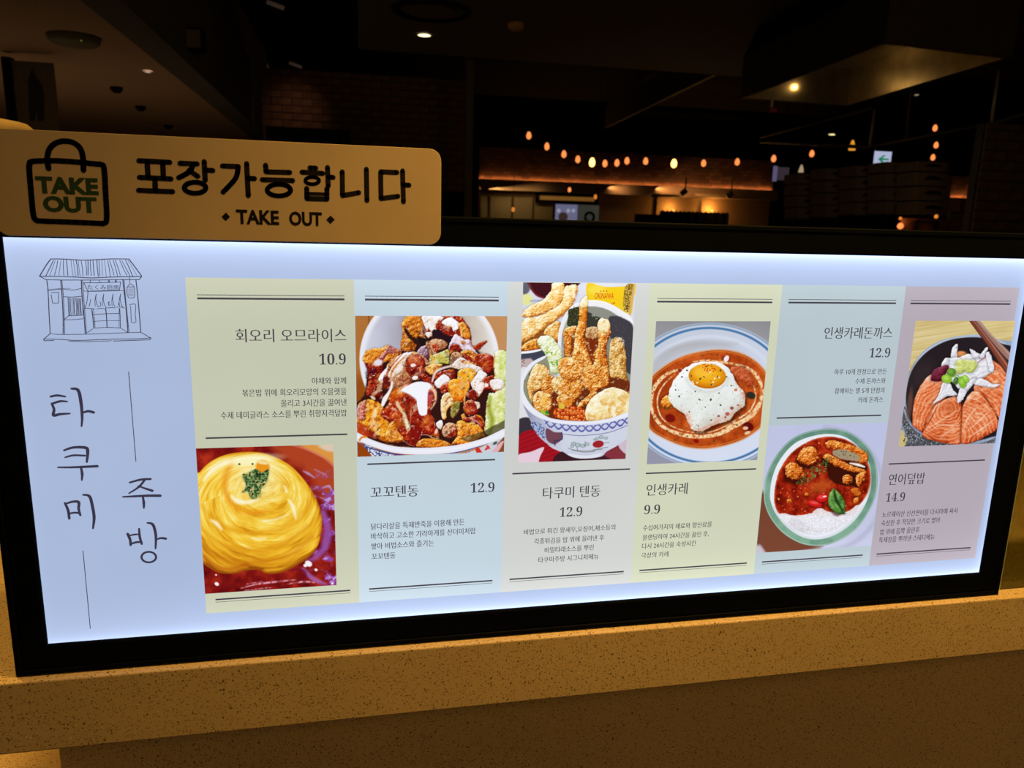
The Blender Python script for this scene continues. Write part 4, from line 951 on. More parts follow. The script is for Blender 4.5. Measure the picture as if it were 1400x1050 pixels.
for a, w in (([(150, 510), (180, 530), (205, 560)], [8, 22, 8]), ([(440, 607), (400, 612), (370, 606)], [4, 9, 4]), ([(560, 400), (585, 440), (600, 500)], [6, 22, 8]), ([(540, 330), (552, 360)], [8, 12]), ([(430, 515), (500, 505), (560, 480)], [4, 8, 4]), ([(110, 300), (160, 240), (240, 195)], [10, 26, 10]), ([(255, 380), (290, 410), (350, 415), (400, 400)], [8, 26, 18, 8])):
    P.mix(P.line(a, w, 14) * .85, (255, 250, 225))
P.disc(424, 226, 36, 34, (236, 150, 30), 0, .35); P.disc(424, 204, 34, 10, (244, 222, 150), 10, .5)
HERB = [(320, 275), (350, 262), (385, 238), (420, 256), (456, 240), (448, 300), (420, 340), (405, 385), (365, 396), (345, 360), (315, 362), (335, 325)]
P.fill(HERB, (120, 120, 70), 16, 14, 18, .45); P.specks(HERB, [(38, 78, 40), (60, 104, 52), (28, 52, 30), (92, 128, 72)], 15, .92, 2, .62); P.specks(HERB, [(30, 62, 34), (120, 150, 90)], 9, .6, 5, .55)
for x_, y_ in ((370, 212), (300, 213), (322, 268), (452, 262)): P.disc(x_, y_, 6, 6, (60, 100, 60))
for a in ([(310, 872), (400, 850), (500, 838), (600, 828)], [(340, 850), (420, 838)], [(330, 885), (470, 868)], [(560, 850), (640, 838), (700, 842)]): P.mix(P.line(a, [3, 10, 4], 8) * (.4 + .6 * (P.noise(12, 9) > .5)), (226, 170, 190))
P.mix(P.line([(560, 780), (610, 772), (650, 790), (640, 830)], [6, 18, 8], 12) * .6, (96, 8, 40))
for x_, y_, r_ in ((668, 742, 20), (708, 775, 9), (795, 848, 6), (650, 752, 10), (176, 802, 5), (180, 850, 12)): P.disc(x_, y_, r_, r_ * .75, (246, 236, 240), 30, .4)
P.build('food_print', PAN[0], 'picture of a whirled yellow omelette with herbs on dark red sauce')

# ---------------------------------------------------------------- 2: fried chicken bowl with white and red sauce
P = Print(322.2, 193.6, 484.4, 347.4, (480, 425, 10), 2)
P.img = P.ramp(P.X / 2200 + .1 * P.noise(200, 2), [(0, (182, 122, 62)), (.5, (170, 110, 60)), (.8, (196, 146, 98)), (1, (206, 156, 106))])
P.fill([(0, 1000), (250, 1000), (300, 2100), (0, 2100)], (150, 78, 20), 200)
P.mix(P.line([(242, 40), (244, 240)], 22, 10), (140, 84, 36))
e = P.ell(1070, 660, 955, 960); P.mix(np.clip((1 - e) * 60 + .5, 0, 1), P.ramp(P.X / 2200, [(0, (236, 238, 248)), (.6, (225, 222, 225)), (1, (244, 243, 250))]))
P.mix(np.clip((.925 - e) * 16 + .5, 0, 1), P.ramp(P.X / 2200 + .12 * P.noise(300, 3), [(.1, (214, 217, 232)), (.3, (182, 182, 200)), (.5, (150, 142, 140)), (.66, (176, 156, 138)), (.85, (214, 205, 196)), (1, (235, 230, 232))]))
P.fill([(250, 760), (690, 540), (1100, 300), (1600, 450), (1900, 700), (2090, 900), (2100, 1700), (1200, 1880), (420, 1820), (90, 1690), (60, 1300), (200, 1100)], (52, 22, 20), 30, 30, 60)
L = P.lump
L([(690, 180), (740, 100), (800, 60), (970, 60), (1010, 330), (1045, 430), (980, 470), (900, 450), (850, 565), (700, 545), (690, 420), (705, 300)], FRIED, 60, .9, 40, seed=1, warp=14, amb=.46)
P.fill([(730, 240), (800, 290), (840, 350), (960, 420), (940, 470), (850, 430), (770, 350)], (48, 24, 22), 20, 14, 30); P.fill([(900, 360), (1030, 380), (1045, 470), (960, 470)], (34, 22, 22), 20, 10, 30)
L([(690, 400), (790, 380), (850, 430), (860, 540), (760, 560), (690, 520)], FRIED, 40, .9, 30, seed=2, warp=8, amb=.42)
L([(1650, 510), (1700, 470), (1830, 410), (1860, 430), (1800, 480), (1740, 540)], SAUCE, 20, .8, 20, seed=3, amb=.55)
L([(980, 70), (1450, 70), (1600, 200), (1640, 350), (1640, 500), (1480, 480), (1350, 420), (1200, 330), (1050, 320), (1000, 200)], SAUCE, 60, .8, 45, seed=4, warp=10, gloss=.5)
L([(975, 70), (1230, 70), (1260, 120), (1190, 150), (1160, 230), (1180, 280), (1110, 290), (1060, 240), (1040, 270), (1000, 190)], CREAM, 40, .7, 40, seed=5, amb=.66)
L([(1240, 150), (1350, 90), (1420, 120), (1500, 190), (1470, 250), (1400, 280), (1380, 230), (1300, 210)], CREAM, 40, .5, 40, seed=6, amb=.74)
L([(1020, 300), (1100, 290), (1120, 330), (1060, 370), (1030, 350)], CREAM, 20, .4, 20, seed=7, amb=.55)
L([(1465, 200), (1500, 160), (1560, 165), (1620, 290), (1640, 360), (1580, 390), (1510, 350), (1490, 260)], FRIED, 40, .6, 30, seed=8, amb=.66, gloss=.5)
P.fill([(1115, 270), (1200, 255), (1300, 330), (1400, 350), (1420, 400), (1330, 460), (1220, 420), (1120, 340)], (40, 20, 28), 16, 16, 30)
L([(1020, 440), (1080, 410), (1160, 380), (1280, 410), (1320, 470), (1250, 530), (1170, 560), (1100, 700), (1040, 620)], TAN, 40, .8, 30, seed=9, amb=.5, gloss=.4)
L([(1110, 470), (1160, 450), (1200, 490), (1190, 560), (1140, 570)], SAUCE, 26, .4, 20, seed=10, amb=.7, gloss=.8)
L([(1410, 330), (1460, 330), (1550, 390), (1620, 400), (1650, 470), (1720, 580), (1700, 610), (1600, 580), (1500, 540), (1400, 470), (1350, 540), (1340, 470)], [(0, (120, 70, 85)), (.35, (195, 160, 170)), (.6, (232, 215, 228)), (1, (252, 246, 255))], 40, .7, 36, seed=11, warp=12, amb=.55)
P.disc(1535, 435, 36, 26, (196, 120, 82), 20, .5); P.disc(1600, 490, 40, 20, (240, 230, 245), 20, .6)
L([(900, 560), (960, 490), (1030, 480), (1060, 560), (1070, 650), (980, 640), (910, 600)], [(0, (50, 15, 25)), (.4, (110, 60, 70)), (.65, (190, 160, 180)), (1, (245, 240, 250))], 40, .8, 26, seed=12, amb=.5)
L([(1070, 660), (1130, 600), (1240, 560), (1330, 530), (1345, 640), (1340, 730), (1250, 715), (1150, 735), (1090, 760)], GREEN, 30, .4, 30, seed=13, amb=.62)
P.mix(P.line([(1100, 620), (1130, 680), (1110, 760)], [30, 34, 20], 14) * .9, (238, 186, 40)); P.mix(P.line([(1210, 650), (1330, 640)], 8, 10), (120, 150, 40)); P.disc(1285, 575, 16, 12, (80, 120, 40))
L([(1350, 490), (1420, 450), (1500, 490), (1510, 560), (1430, 560), (1400, 640), (1360, 620)], SAUCE, 30, .7, 26, seed=14, amb=.4, gloss=.7)
L([(1370, 600), (1440, 560), (1520, 600), (1500, 700), (1420, 780), (1350, 760)], TAN, 30, .9, 24, seed=15, amb=.55)
L([(1500, 560), (1640, 540), (1740, 640), (1720, 760), (1620, 740), (1560, 640)], FRIED, 36, .8, 30, seed=16, amb=.56, gloss=.4)
P.fill([(1540, 600), (1600, 610), (1700, 690), (1690, 710), (1600, 680)], (150, 24, 18), 12, 8, 20)
L([(1700, 610), (1800, 580), (1900, 600), (1950, 650), (1960, 760), (1890, 860), (1800, 830), (1720, 720)], SAUCE, 50, .5, 36, seed=17, amb=.52, gloss=1)
P.mix(P.line([(1760, 690), (1810, 640), (1880, 620)], [10, 22, 8], 12) * .8, (232, 170, 160)); P.mix(P.line([(1740, 600), (1800, 585), (1850, 595)], [6, 14, 6], 10) * .8, (240, 200, 160))
L([(150, 660), (200, 560), (310, 510), (420, 510), (500, 470), (600, 510), (700, 560), (620, 650), (560, 700), (450, 700), (400, 760), (330, 740), (260, 780), (200, 720)], FRIED, 50, .9, 42, seed=18, warp=16, amb=.6, gloss=.4)
L([(300, 740), (380, 640), (460, 560), (520, 480), (680, 550), (600, 580), (500, 590), (430, 700), (380, 780)], [(0, (90, 20, 20)), (.5, (175, 90, 80)), (.8, (225, 170, 170)), (1, (250, 230, 235))], 30, .6, 30, seed=19, amb=.5, shadow=0)
L([(190, 720), (300, 740), (420, 720), (460, 900), (440, 1050), (430, 1180), (380, 1210), (300, 1190), (210, 1150), (230, 1000), (240, 870)], SAUCE, 60, .8, 40, seed=20, amb=.42, gloss=.6)
P.disc(370, 710, 66, 40, (232, 225, 240), -20, .6); P.disc(300, 830, 60, 50, (90, 10, 20), 0, .5)
P.mix(P.line([(350, 960), (400, 1000), (380, 1080), (330, 1120)], [40, 56, 60, 30], 24) * .8, (214, 190, 140)); P.disc(300, 1190, 40, 22, (225, 200, 160), 40, .5)
L([(520, 700), (640, 620), (740, 570), (850, 560), (960, 590), (1090, 720), (1110, 760), (1010, 770), (1000, 880), (940, 940), (800, 960), (720, 1040), (560, 1080), (500, 1000), (430, 960)], TAN, 70, .7, 46, seed=21, warp=12, amb=.5)
L([(480, 780), (570, 700), (640, 620), (740, 575), (840, 572), (790, 640), (740, 720), (690, 840), (600, 880), (560, 960), (500, 1000), (380, 960), (400, 880)], CREAM, 60, .5, 50, seed=22, amb=.70, shadow=0)
for a, c in (([(700, 590), (600, 700), (520, 800), (470, 930), (450, 1060)], (190, 84, 34)), ([(760, 600), (640, 720), (560, 830), (540, 930)], (214, 130, 50)), ([(640, 600), (560, 700), (500, 800)], (226, 150, 90))): P.mix(P.line(a, [8, 22, 34, 26, 14], 14) * .9, c)
P.fill([(440, 930), (470, 870), (540, 950), (550, 1050), (440, 1060)], (110, 24, 20), 14, 10, 24)
L([(760, 660), (850, 600), (950, 605), (1010, 700), (1015, 830), (940, 925), (820, 905), (745, 790)], SAUCE, 60, .7, 34, seed=23, amb=.56, gloss=.8); P.disc(860, 660, 80, 50, (228, 128, 66), 0, .8, .7); P.disc(850, 745, 40, 26, (250, 230, 225), -10, .5); P.disc(870, 850, 70, 50, (98, 12, 14), 0, .6)
P.disc(875, 915, 42, 28, (252, 240, 235), -10, .3)
L([(600, 920), (700, 850), (780, 900), (820, 990), (700, 1040), (620, 1020)], TAN, 30, .9, 24, seed=24, amb=.40)
L([(940, 840), (980, 830), (1130, 950), (1140, 1000), (1040, 1000), (960, 920)], SAUCE, 26, .8, 22, seed=25, amb=.45, gloss=.8)
L([(1030, 760), (1150, 720), (1250, 740), (1180, 830), (1110, 880), (1030, 830)], FRIED, 30, .7, 30, seed=26, amb=.72)
L([(1120, 940), (1200, 840), (1350, 800), (1430, 830), (1420, 940), (1340, 1010), (1200, 960)], SAUCE, 40, .9, 28, seed=27, amb=.45, gloss=.7)
P.mix(P.line([(1110, 960), (1150, 850), (1240, 790), (1350, 760), (1430, 760)], [24, 34, 30, 22], 14) * .95, (238, 214, 214))
L([(1380, 760), (1450, 660), (1530, 640), (1640, 720), (1780, 780), (1800, 840), (1700, 850), (1500, 810)], CREAM, 34, .8, 30, seed=28, amb=.55); P.disc(1550, 700, 60, 24, (240, 170, 90), 20, .6, .7)
L([(1470, 820), (1600, 780), (1700, 830), (1720, 930), (1640, 990), (1610, 1080), (1530, 1240), (1440, 1260), (1370, 1190), (1380, 1080), (1450, 960)], [(0, (170, 70, 10)), (.35, (225, 125, 20)), (.6, (246, 172, 34)), (.85, (252, 208, 90)), (1, (255, 240, 180))], 50, .7, 36, seed=29, amb=.60, gloss=.5)
L([(1700, 900), (1750, 820), (1790, 815), (1860, 880), (1810, 950), (1760, 1080), (1700, 1130), (1660, 1060), (1640, 980)], CREAM, 36, .6, 30, seed=30, amb=.72)
L([(1790, 960), (1860, 900), (1960, 900), (1960, 1060), (1900, 1080), (1820, 1080)], SAUCE, 30, .9, 24, seed=31, amb=.5, gloss=.6); P.disc(1845, 1017, 34, 26, (250, 240, 235), 0, .3)
L([(1140, 980), (1240, 880), (1300, 880), (1350, 930), (1340, 1010), (1260, 1060), (1180, 1050)], CREAM, 36, .4, 30, seed=32, amb=.76)
L([(1215, 1050), (1310, 980), (1370, 1020), (1330, 1090), (1260, 1130)], SAUCE, 26, .6, 24, seed=33, amb=.66, gloss=.6)
# big glazed piece, bottom centre, with the long white drip
L([(85, 1330), (150, 1240), (260, 1215), (360, 1240), (430, 1320), (560, 1500), (640, 1620), (700, 1700), (725, 1790), (500, 1800), (300, 1720), (90, 1680)], [(0, (120, 30, 8)), (.3, (190, 80, 14)), (.55, (238, 145, 26)), (.8, (250, 190, 50)), (1, (255, 235, 150))], 60, .9, 40, seed=34, warp=12, amb=.55)
L([(85, 1320), (160, 1240), (210, 1230), (190, 1350), (200, 1480), (120, 1500), (90, 1450)], [(0, (120, 20, 20)), (.5, (200, 110, 90)), (1, (250, 220, 210))], 30, .9, 20, seed=35, amb=.5)
P.fill([(90, 1520), (180, 1560), (260, 1640), (300, 1740), (180, 1710), (90, 1670)], (176, 44, 18), 26, 18, 30, .85); P.fill([(240, 1640), (330, 1650), (400, 1740), (280, 1740)], (140, 34, 18), 26, 14, 26, .7)
P.mix(P.line([(345, 1340), (315, 1430), (315, 1540), (340, 1640), (375, 1690)], [44, 56, 48, 40, 44], 26) * .85, (246, 206, 132))
P.mix(P.line([(330, 1360), (325, 1430)], [26, 34], 22) * .7, (250, 236, 215))
L([(555, 1110), (640, 1060), (760, 1000), (900, 980), (1100, 1000), (1180, 1080), (1160, 1250), (1090, 1380), (1180, 1600), (1200, 1730), (1060, 1700), (960, 1700), (930, 1820), (850, 1855), (740, 1790), (620, 1620), (440, 1460), (410, 1390), (520, 1250)], [(0, (84, 8, 8)), (.35, (140, 20, 12)), (.6, (186, 52, 20)), (.85, (226, 120, 50)), (1, (250, 210, 170))], 90, .8, 60, seed=36, warp=12, amb=.46, gloss=.6)
P.disc(640, 1120, 110, 60, (226, 122, 22), -20, .8, .85); P.disc(560, 1190, 60, 50, (196, 72, 18), 0, .8, .7); P.disc(480, 1420, 60, 40, (150, 24, 16), 0, .6, .7)
P.fill([(840, 1450), (960, 1430), (980, 1600), (930, 1740), (850, 1800), (800, 1700)], (126, 14, 14), 40, 20, 50, .7); P.disc(1060, 1500, 70, 60, (206, 84, 50), 30, .9, .7)
L([(500, 1580), (590, 1510), (620, 1620), (720, 1740), (700, 1790), (480, 1780)], FRIED, 40, .8, 36, seed=37, amb=.62)
P.mix(P.line([(660, 1110), (760, 1080), (850, 1180)], [50, 90, 40], 50) * .8, (240, 214, 180))
d = P.fill([(690, 1075), (800, 1010), (900, 972), (1040, 982), (1110, 1040), (1080, 1065), (1052, 1110), (1042, 1250), (1040, 1390), (1015, 1425), (970, 1432), (930, 1400), (905, 1290), (890, 1210), (800, 1140), (730, 1110)], (244, 246, 255), 10, 4, 30)
P.mix(np.clip(d / 30, 0, 1) * np.clip((P.Y - 1250) / 200, 0, 1) * .4, (220, 214, 235)); P.mix(P.line([(1035, 1110), (1030, 1260), (1030, 1380)], 10, 8) * .5, (200, 170, 190))
P.fill([(1045, 1110), (1090, 1055), (1120, 1080), (1110, 1220), (1070, 1290), (1045, 1230)], (190, 72, 70), 12, 8, 20); P.mix(P.line([(1110, 1060), (1150, 1120), (1150, 1240), (1090, 1350)], [40, 40, 30, 10], 20) * .9, (246, 214, 170))
P.mix(P.line([(630, 1260), (665, 1330), (720, 1400), (740, 1490), (775, 1580), (780, 1620)], [50, 50, 44, 60, 70, 50], 18) * .95, (232, 208, 160)); P.mix(P.line([(745, 1490), (780, 1590)], [40, 50], 24) * .8, (246, 236, 205))
P.mix(P.line([(700, 1230), (760, 1300), (780, 1430)], [30, 40, 20], 22) * .85, (118, 50, 26)); P.mix(P.line([(830, 1280), (815, 1420), (810, 1540)], [20, 24, 8], 16) * .6, (206, 140, 100))
P.mix(P.line([(560, 975), (545, 1060), (510, 1130), (460, 1210), (430, 1290)], [26, 34, 40, 66, 40], 14), (248, 240, 240))
for x_, y_, a_ in ((590, 1350, 30), (620, 1410, 40), (500, 1460, 30), (1000, 1500, 50), (460, 1440, 10)): P.disc(x_, y_, 40, 8, (232, 160, 140), a_, .8, .7)
P.mix(P.line([(700, 1760), (790, 1830), (860, 1850)], [4, 8, 4], 8) * .8, (235, 170, 140)); P.mix(P.line([(930, 1750), (960, 1700), (1050, 1700), (1120, 1740), (1200, 1745)], [4, 10, 10, 14, 8], 8) * .8, (240, 180, 150)); P.disc(1165, 1650, 20, 40, (246, 205, 190), 20, .6)
L([(900, 1860), (960, 1760), (1080, 1750), (1200, 1760), (1330, 1800), (1360, 1850), (1200, 1880)], FRIED, 30, .9, 28, seed=38, amb=.52)
# lower middle pieces
def q(*p): return [(1100 + x * 1.048, 950 + y * 1.048) for x, y in p]
L(q((240, 0), (480, 0), (500, 60), (440, 200), (380, 270), (290, 285), (240, 240)), [(0, (180, 50, 8)), (.35, (228, 105, 16)), (.6, (246, 160, 30)), (.85, (252, 205, 80)), (1, (255, 240, 180))], 50, .5, 36, seed=40, amb=.55, gloss=.5)
L(q((125, 250), (180, 170), (250, 180), (285, 300), (230, 350), (195, 420), (190, 500), (135, 490)), [(0, (180, 90, 20)), (.4, (240, 190, 80)), (.65, (248, 225, 170)), (1, (255, 250, 235))], 30, .5, 28, seed=41, amb=.62)
L(q((275, 300), (370, 280), (350, 420), (280, 500), (245, 430)), [(0, (50, 50, 15)), (.5, (124, 110, 40)), (1, (200, 190, 100))], 26, .5, 24, seed=42)
P.fill(q((440, 200), (490, 80), (480, 0), (440, 0), (420, 300), (440, 320)), (240, 175, 60), 14, 4, 20)
L(q((545, 0), (660, 0), (690, 90), (620, 210), (560, 130)), [(0, (190, 80, 40)), (.5, (244, 200, 180)), (.7, (252, 246, 246)), (1, (255, 255, 255))], 26, .8, 24, seed=43, amb=.62)
L(q((470, 170), (540, 120), (620, 200), (580, 260), (480, 240)), SAUCE, 24, .7, 20, seed=44, amb=.34, gloss=1)
L(q((420, 340), (470, 265), (560, 265), (610, 340), (600, 430), (500, 465), (425, 410)), SAUCE, 40, .4, 40, seed=45, amb=.62, gloss=.8); L(q((560, 280), (620, 290), (635, 340), (600, 380), (590, 330)), CREAM, 16, .4, 16, seed=46, amb=.5)
L(q((140, 640), (200, 560), (290, 560), (345, 620), (330, 700), (230, 755), (150, 720)), TAN, 34, .6, 30, seed=47, amb=.55); L(q((60, 560), (120, 520), (150, 560), (130, 640), (80, 620)), CREAM, 20, .5, 20, seed=48, amb=.6)
L(q((200, 700), (330, 640), (380, 720), (280, 740)), SAUCE, 20, .7, 18, seed=49, amb=.4, gloss=.5)
L(q((325, 560), (400, 520), (460, 560), (560, 540), (650, 620), (700, 740), (620, 760), (500, 830), (300, 835), (265, 830), (340, 700)), [(0, (150, 50, 10)), (.3, (214, 100, 16)), (.55, (242, 150, 34)), (.8, (250, 195, 70)), (1, (255, 235, 150))], 50, .9, 30, seed=50, warp=14, amb=.58)
L(q((390, 460), (430, 440), (450, 520), (410, 520)), FRIED, 16, .6, 14, seed=51, amb=.7)
L(q((420, 500), (530, 470), (600, 450), (690, 570), (695, 640), (620, 590), (520, 545), (440, 540)), SAUCE, 30, .4, 26, seed=52, amb=.5, gloss=.8); P.mix(P.line(q((500, 490), (580, 530), (650, 590)), [4, 14, 4], 8) * .8, (246, 205, 215)); P.mix(P.line(q((570, 450), (640, 480), (690, 560)), [10, 24, 10], 12), (240, 160, 40))
P.disc(*q((715, 650))[0], 26, 60, (240, 215, 150), -10, .4)
# pepper at the right
L([(1955, 600), (2010, 540), (2080, 540), (2150, 640), (2150, 1100), (2100, 1690), (2020, 1700), (1880, 1710), (1840, 1560), (1850, 1300), (1890, 1140), (1980, 1100), (1960, 900)], [(0, (110, 130, 30)), (.3, (168, 188, 70)), (.55, (214, 220, 130)), (.8, (238, 240, 190)), (1, (250, 250, 225))], 80, .5, 40, seed=53, warp=14, amb=.62)
P.mix(P.line([(1900, 1180), (1890, 1350), (1930, 1500), (1890, 1690)], [40, 60, 70, 50], 50) * .8, (140, 160, 30)); P.mix(P.line([(2050, 640), (2050, 760)], 30, 40) * .6, (190, 215, 90))
P.mix(P.line([(1965, 620), (1950, 780), (1985, 900)], [20, 14, 8], 16) * .7, (214, 120, 50))
L([(1900, 960), (2000, 930), (2080, 950), (2090, 1040), (2000, 1090), (1920, 1060)], CREAM, 40, .4, 40, seed=54, amb=.66); P.mix(P.line([(1890, 1060), (1960, 1100), (2010, 1080)], [6, 20, 6], 12), (150, 40, 20))
P.fill([(1500, 1750), (1800, 1650), (2110, 1500), (2110, 1640), (1860, 1740), (1700, 1800)], (40, 30, 24), 20, 10, 30, .6)
# glaze, glints and dark gaps that run over all the pieces
pile = np.clip(P.sd([(250, 760), (690, 200), (980, 80), (1450, 90), (1640, 300), (1800, 560), (1900, 700), (1900, 1500), (1600, 1780), (900, 1860), (300, 1760), (90, 1600), (90, 1330), (200, 1100)]) / 60, 0, 1)
pile = pile * ((P.img.max(-1) - P.img.min(-1)) > 50)
w1 = P.noise(110, 70, octv=4, gain=.6); w2 = P.noise(60, 71, X=P.X + 120 * w1, Y=P.Y - 90 * w1, octv=4, gain=.62); w3 = P.noise(26, 72, octv=3)
P.mix(pile * np.clip((w2 - .60) * 9, 0, 1) * .55, (120, 22, 14)); P.mix(pile * np.clip((.36 - w2) * 10, 0, 1) * .5, (44, 16, 16))
P.mix(pile * np.clip((P.noise(70, 73, X=P.X - 80 * w1, Y=P.Y + 100 * w1, octv=4, gain=.6) - .63) * 12, 0, 1) * .6, (240, 205, 170)); P.mix(pile * np.clip((w3 - .74) * 14, 0, 1) * .7, (252, 232, 214))
P.mix(pile * np.clip((P.noise(80, 74, octv=4) - .62) * 9, 0, 1) * .4, (244, 158, 40))
P.fill([(690, 1075), (800, 1010), (900, 972), (1040, 982), (1110, 1040), (1080, 1065), (1052, 1110), (1042, 1250), (1040, 1390), (1015, 1425), (970, 1432), (930, 1400), (905, 1290), (890, 1210), (800, 1140), (730, 1110)], (246, 247, 255), 16, 6, 30, .9)
# front rim and outside of the bowl
P.fill([(60, 1760), (160, 1830), (400, 1920), (560, 1960), (760, 2000), (1100, 2000), (1500, 1960), (1800, 1860), (2150, 1660), (2150, 2100), (60, 2100)], (206, 206, 220), 6)
pat = P.noise(16, 60, octv=2); z_ = np.clip(P.sd([(180, 1830), (420, 1930), (590, 1960), (590, 2100), (260, 2100)]) / 6 + .5, 0, 1); P.mix(z_, (214, 218, 232)); P.mix(z_ * np.clip((pat - .47) * 14, 0, 1), (62, 72, 128))
P.fill([(590, 1950), (710, 1965), (690, 2060), (600, 2060)], (176, 30, 30), 8)
P.fill([(0, 1770), (90, 1790), (190, 1870), (300, 2060), (0, 2100)], (150, 66, 16), 10); P.fill([(1990, 1860), (2040, 1780), (2150, 1700), (2150, 2060), (1990, 2060)], (134, 78, 40), 10)
P.fill([(1700, 1885), (1745, 1870), (1800, 1960), (1730, 1960)], (206, 50, 30), 8); P.disc(1860, 1880, 40, 16, (206, 66, 50), -40, .4); P.disc(1875, 1865, 16, 34, (206, 66, 50), -40, .4); P.disc(1970, 1810, 34, 18, (70, 90, 70), -30, .4)
P.fill([(1930, 1930), (2040, 1800), (2090, 1790), (2010, 1930)], (226, 176, 180), 10, 6, 20)
P.mix(P.line([(130, 1820), (300, 1890), (560, 1955), (740, 1978)], [10, 22, 12], 8), (64, 76, 140))
P.mix(P.line([(1100, 1975), (1420, 1940), (1730, 1860), (2110, 1705)], [8, 14, 12], 6), (64, 86, 170)); P.mix(P.line([(1570, 1925), (1572, 1960)], 6, 4) + P.line([(1612, 1915), (1614, 1960)], 6, 4), (64, 86, 170))
rimp = [(60, 1660), (230, 1740), (419, 1812), (629, 1858), (943, 1874), (1200, 1864), (1519, 1822), (1834, 1733), (2150, 1590), (2150, 1690), (1960, 1780), (1729, 1856), (1414, 1934), (1048, 1966), (734, 1960), (524, 1928), (314, 1866), (170, 1810), (60, 1760)]
d = P.fill(rimp, (240, 240, 250), 6); P.mix(np.clip(d / 20, 0, 1) * np.clip((1 - d / 40), 0, 1) * .35 * (d > 0), (205, 205, 222)); P.mix(P.line([(115, 1770), (150, 1730), (215, 1725)], [26, 30, 20], 10), (226, 140, 40))
P.build('food_print', PAN[1], 'picture of glazed fried chicken with white sauce and a green pepper in a white bowl')

# ---------------------------------------------------------------- 3: shrimp tempura bowl
P = Print(501.0, 180.0, 629.9, 384.2, (700, 380, 7.778), 3)
P.img = P.ramp(P.noise(300, 1), [(0, (206, 206, 222)), (1, (228, 229, 240))])
P.fill([(180, 20), (700, 20), (690, 90), (600, 140), (480, 210), (330, 215), (240, 170)], (66, 20, 28), 10); P.mix(P.line([(178, 40), (210, 120), (260, 180), (340, 214)], 16, 10), (122, 40, 48)); P.fill([(90, 40), (170, 60), (190, 140), (120, 180)], (96, 96, 106), 18, 8, 30)
P.disc(160, 230, 60, 60, (225, 225, 150), 0, .3); P.mix(P.line([(200, 245), (330, 240)], 14, 20) * .7, (120, 126, 170))
P.fill([(100, 600), (340, 540), (520, 480), (520, 700), (330, 780), (90, 790)], (150, 82, 34), 20)
T1 = [(0, (190, 110, 40)), (.3, (228, 164, 76)), (.55, (246, 204, 120)), (.8, (253, 232, 176)), (1, (255, 250, 228))]
L = P.lump
L([(430, 60), (540, 50), (555, 150), (530, 260), (440, 340), (320, 390), (180, 420), (110, 410), (120, 360), (200, 290), (330, 230), (410, 140)], T1, 60, .5, 34, seed=1, warp=10, amb=.56, crumb=26)
P.mix(P.line([(520, 100), (500, 220), (400, 300), (250, 350)], [20, 34, 30, 12], 30) * .6, (246, 182, 84))
L([(560, 110), (600, 80), (690, 80), (690, 180), (640, 290), (540, 400), (430, 490), (300, 570), (210, 640), (100, 680), (90, 520), (150, 430), (280, 410), (400, 350), (500, 290), (550, 200)], T1, 60, .5, 34, seed=2, warp=10, amb=.54, crumb=28)
for a in ([(575, 100), (560, 150)], [(650, 90), (660, 200)], [(560, 200), (600, 170)]): P.mix(P.line(a, [20, 40], 24) * .8, (250, 246, 226))
L([(340, 600), (380, 520), (500, 460), (520, 600), (500, 660), (430, 660)], T1, 40, .6, 26, seed=3, amb=.46, crumb=24); L([(100, 730), (200, 660), (300, 650), (340, 740), (240, 770), (100, 780)], FRIED, 30, .8, 22, seed=4, amb=.62, crumb=18)
P.fill([(100, 800), (330, 770), (420, 800), (300, 900), (90, 990)], (66, 68, 86), 10); P.fill([(80, 880), (200, 860), (230, 930), (100, 1010)], (196, 176, 176), 14, 10, 40); P.specks([(80, 880), (200, 860), (230, 930), (100, 1010)], [(120, 60, 60)], 30, .5, 3, .3)
P.mix(P.line([(90, 796), (200, 786), (330, 756), (520, 690)], [24, 26, 20, 10], 6), (246, 248, 255))
P.fill([(80, 1010), (160, 960), (120, 1100), (110, 1300), (200, 1480), (180, 1520), (60, 1560)], (226, 226, 232), 10); P.fill([(60, 1520), (190, 1490), (270, 1640), (80, 1690)], (58, 50, 60), 10)
# sauce sachet
P.fill([(805, 50), (960, 92), (1200, 88), (1330, 40), (1300, 200), (1262, 400), (1150, 330), (1000, 262), (812, 235)], (236, 202, 34), 6); P.disc(900, 130, 90, 50, (244, 222, 90), 0, .8, .7); P.disc(1100, 200, 80, 80, (248, 200, 20), 0, .8, .6)
z_ = [(1205, 95), (1290, 70), (1262, 240), (1240, 360), (1185, 320)]; P.fill(z_, (150, 118, 34), 6); P.specks(z_, [(235, 205, 120), (96, 70, 20), (190, 150, 50)], 13, .9, 4, .5); P.mix(P.line([(1302, 70), (1278, 240), (1250, 400)], 20, 8), (212, 168, 120))
for x_ in (945, 975, 1008): P.disc(x_, 140, 8, 6, (214, 80, 40))
P.mix(P.line([(1040, 290), (1090, 265)], [6, 16], 8), (226, 110, 20))
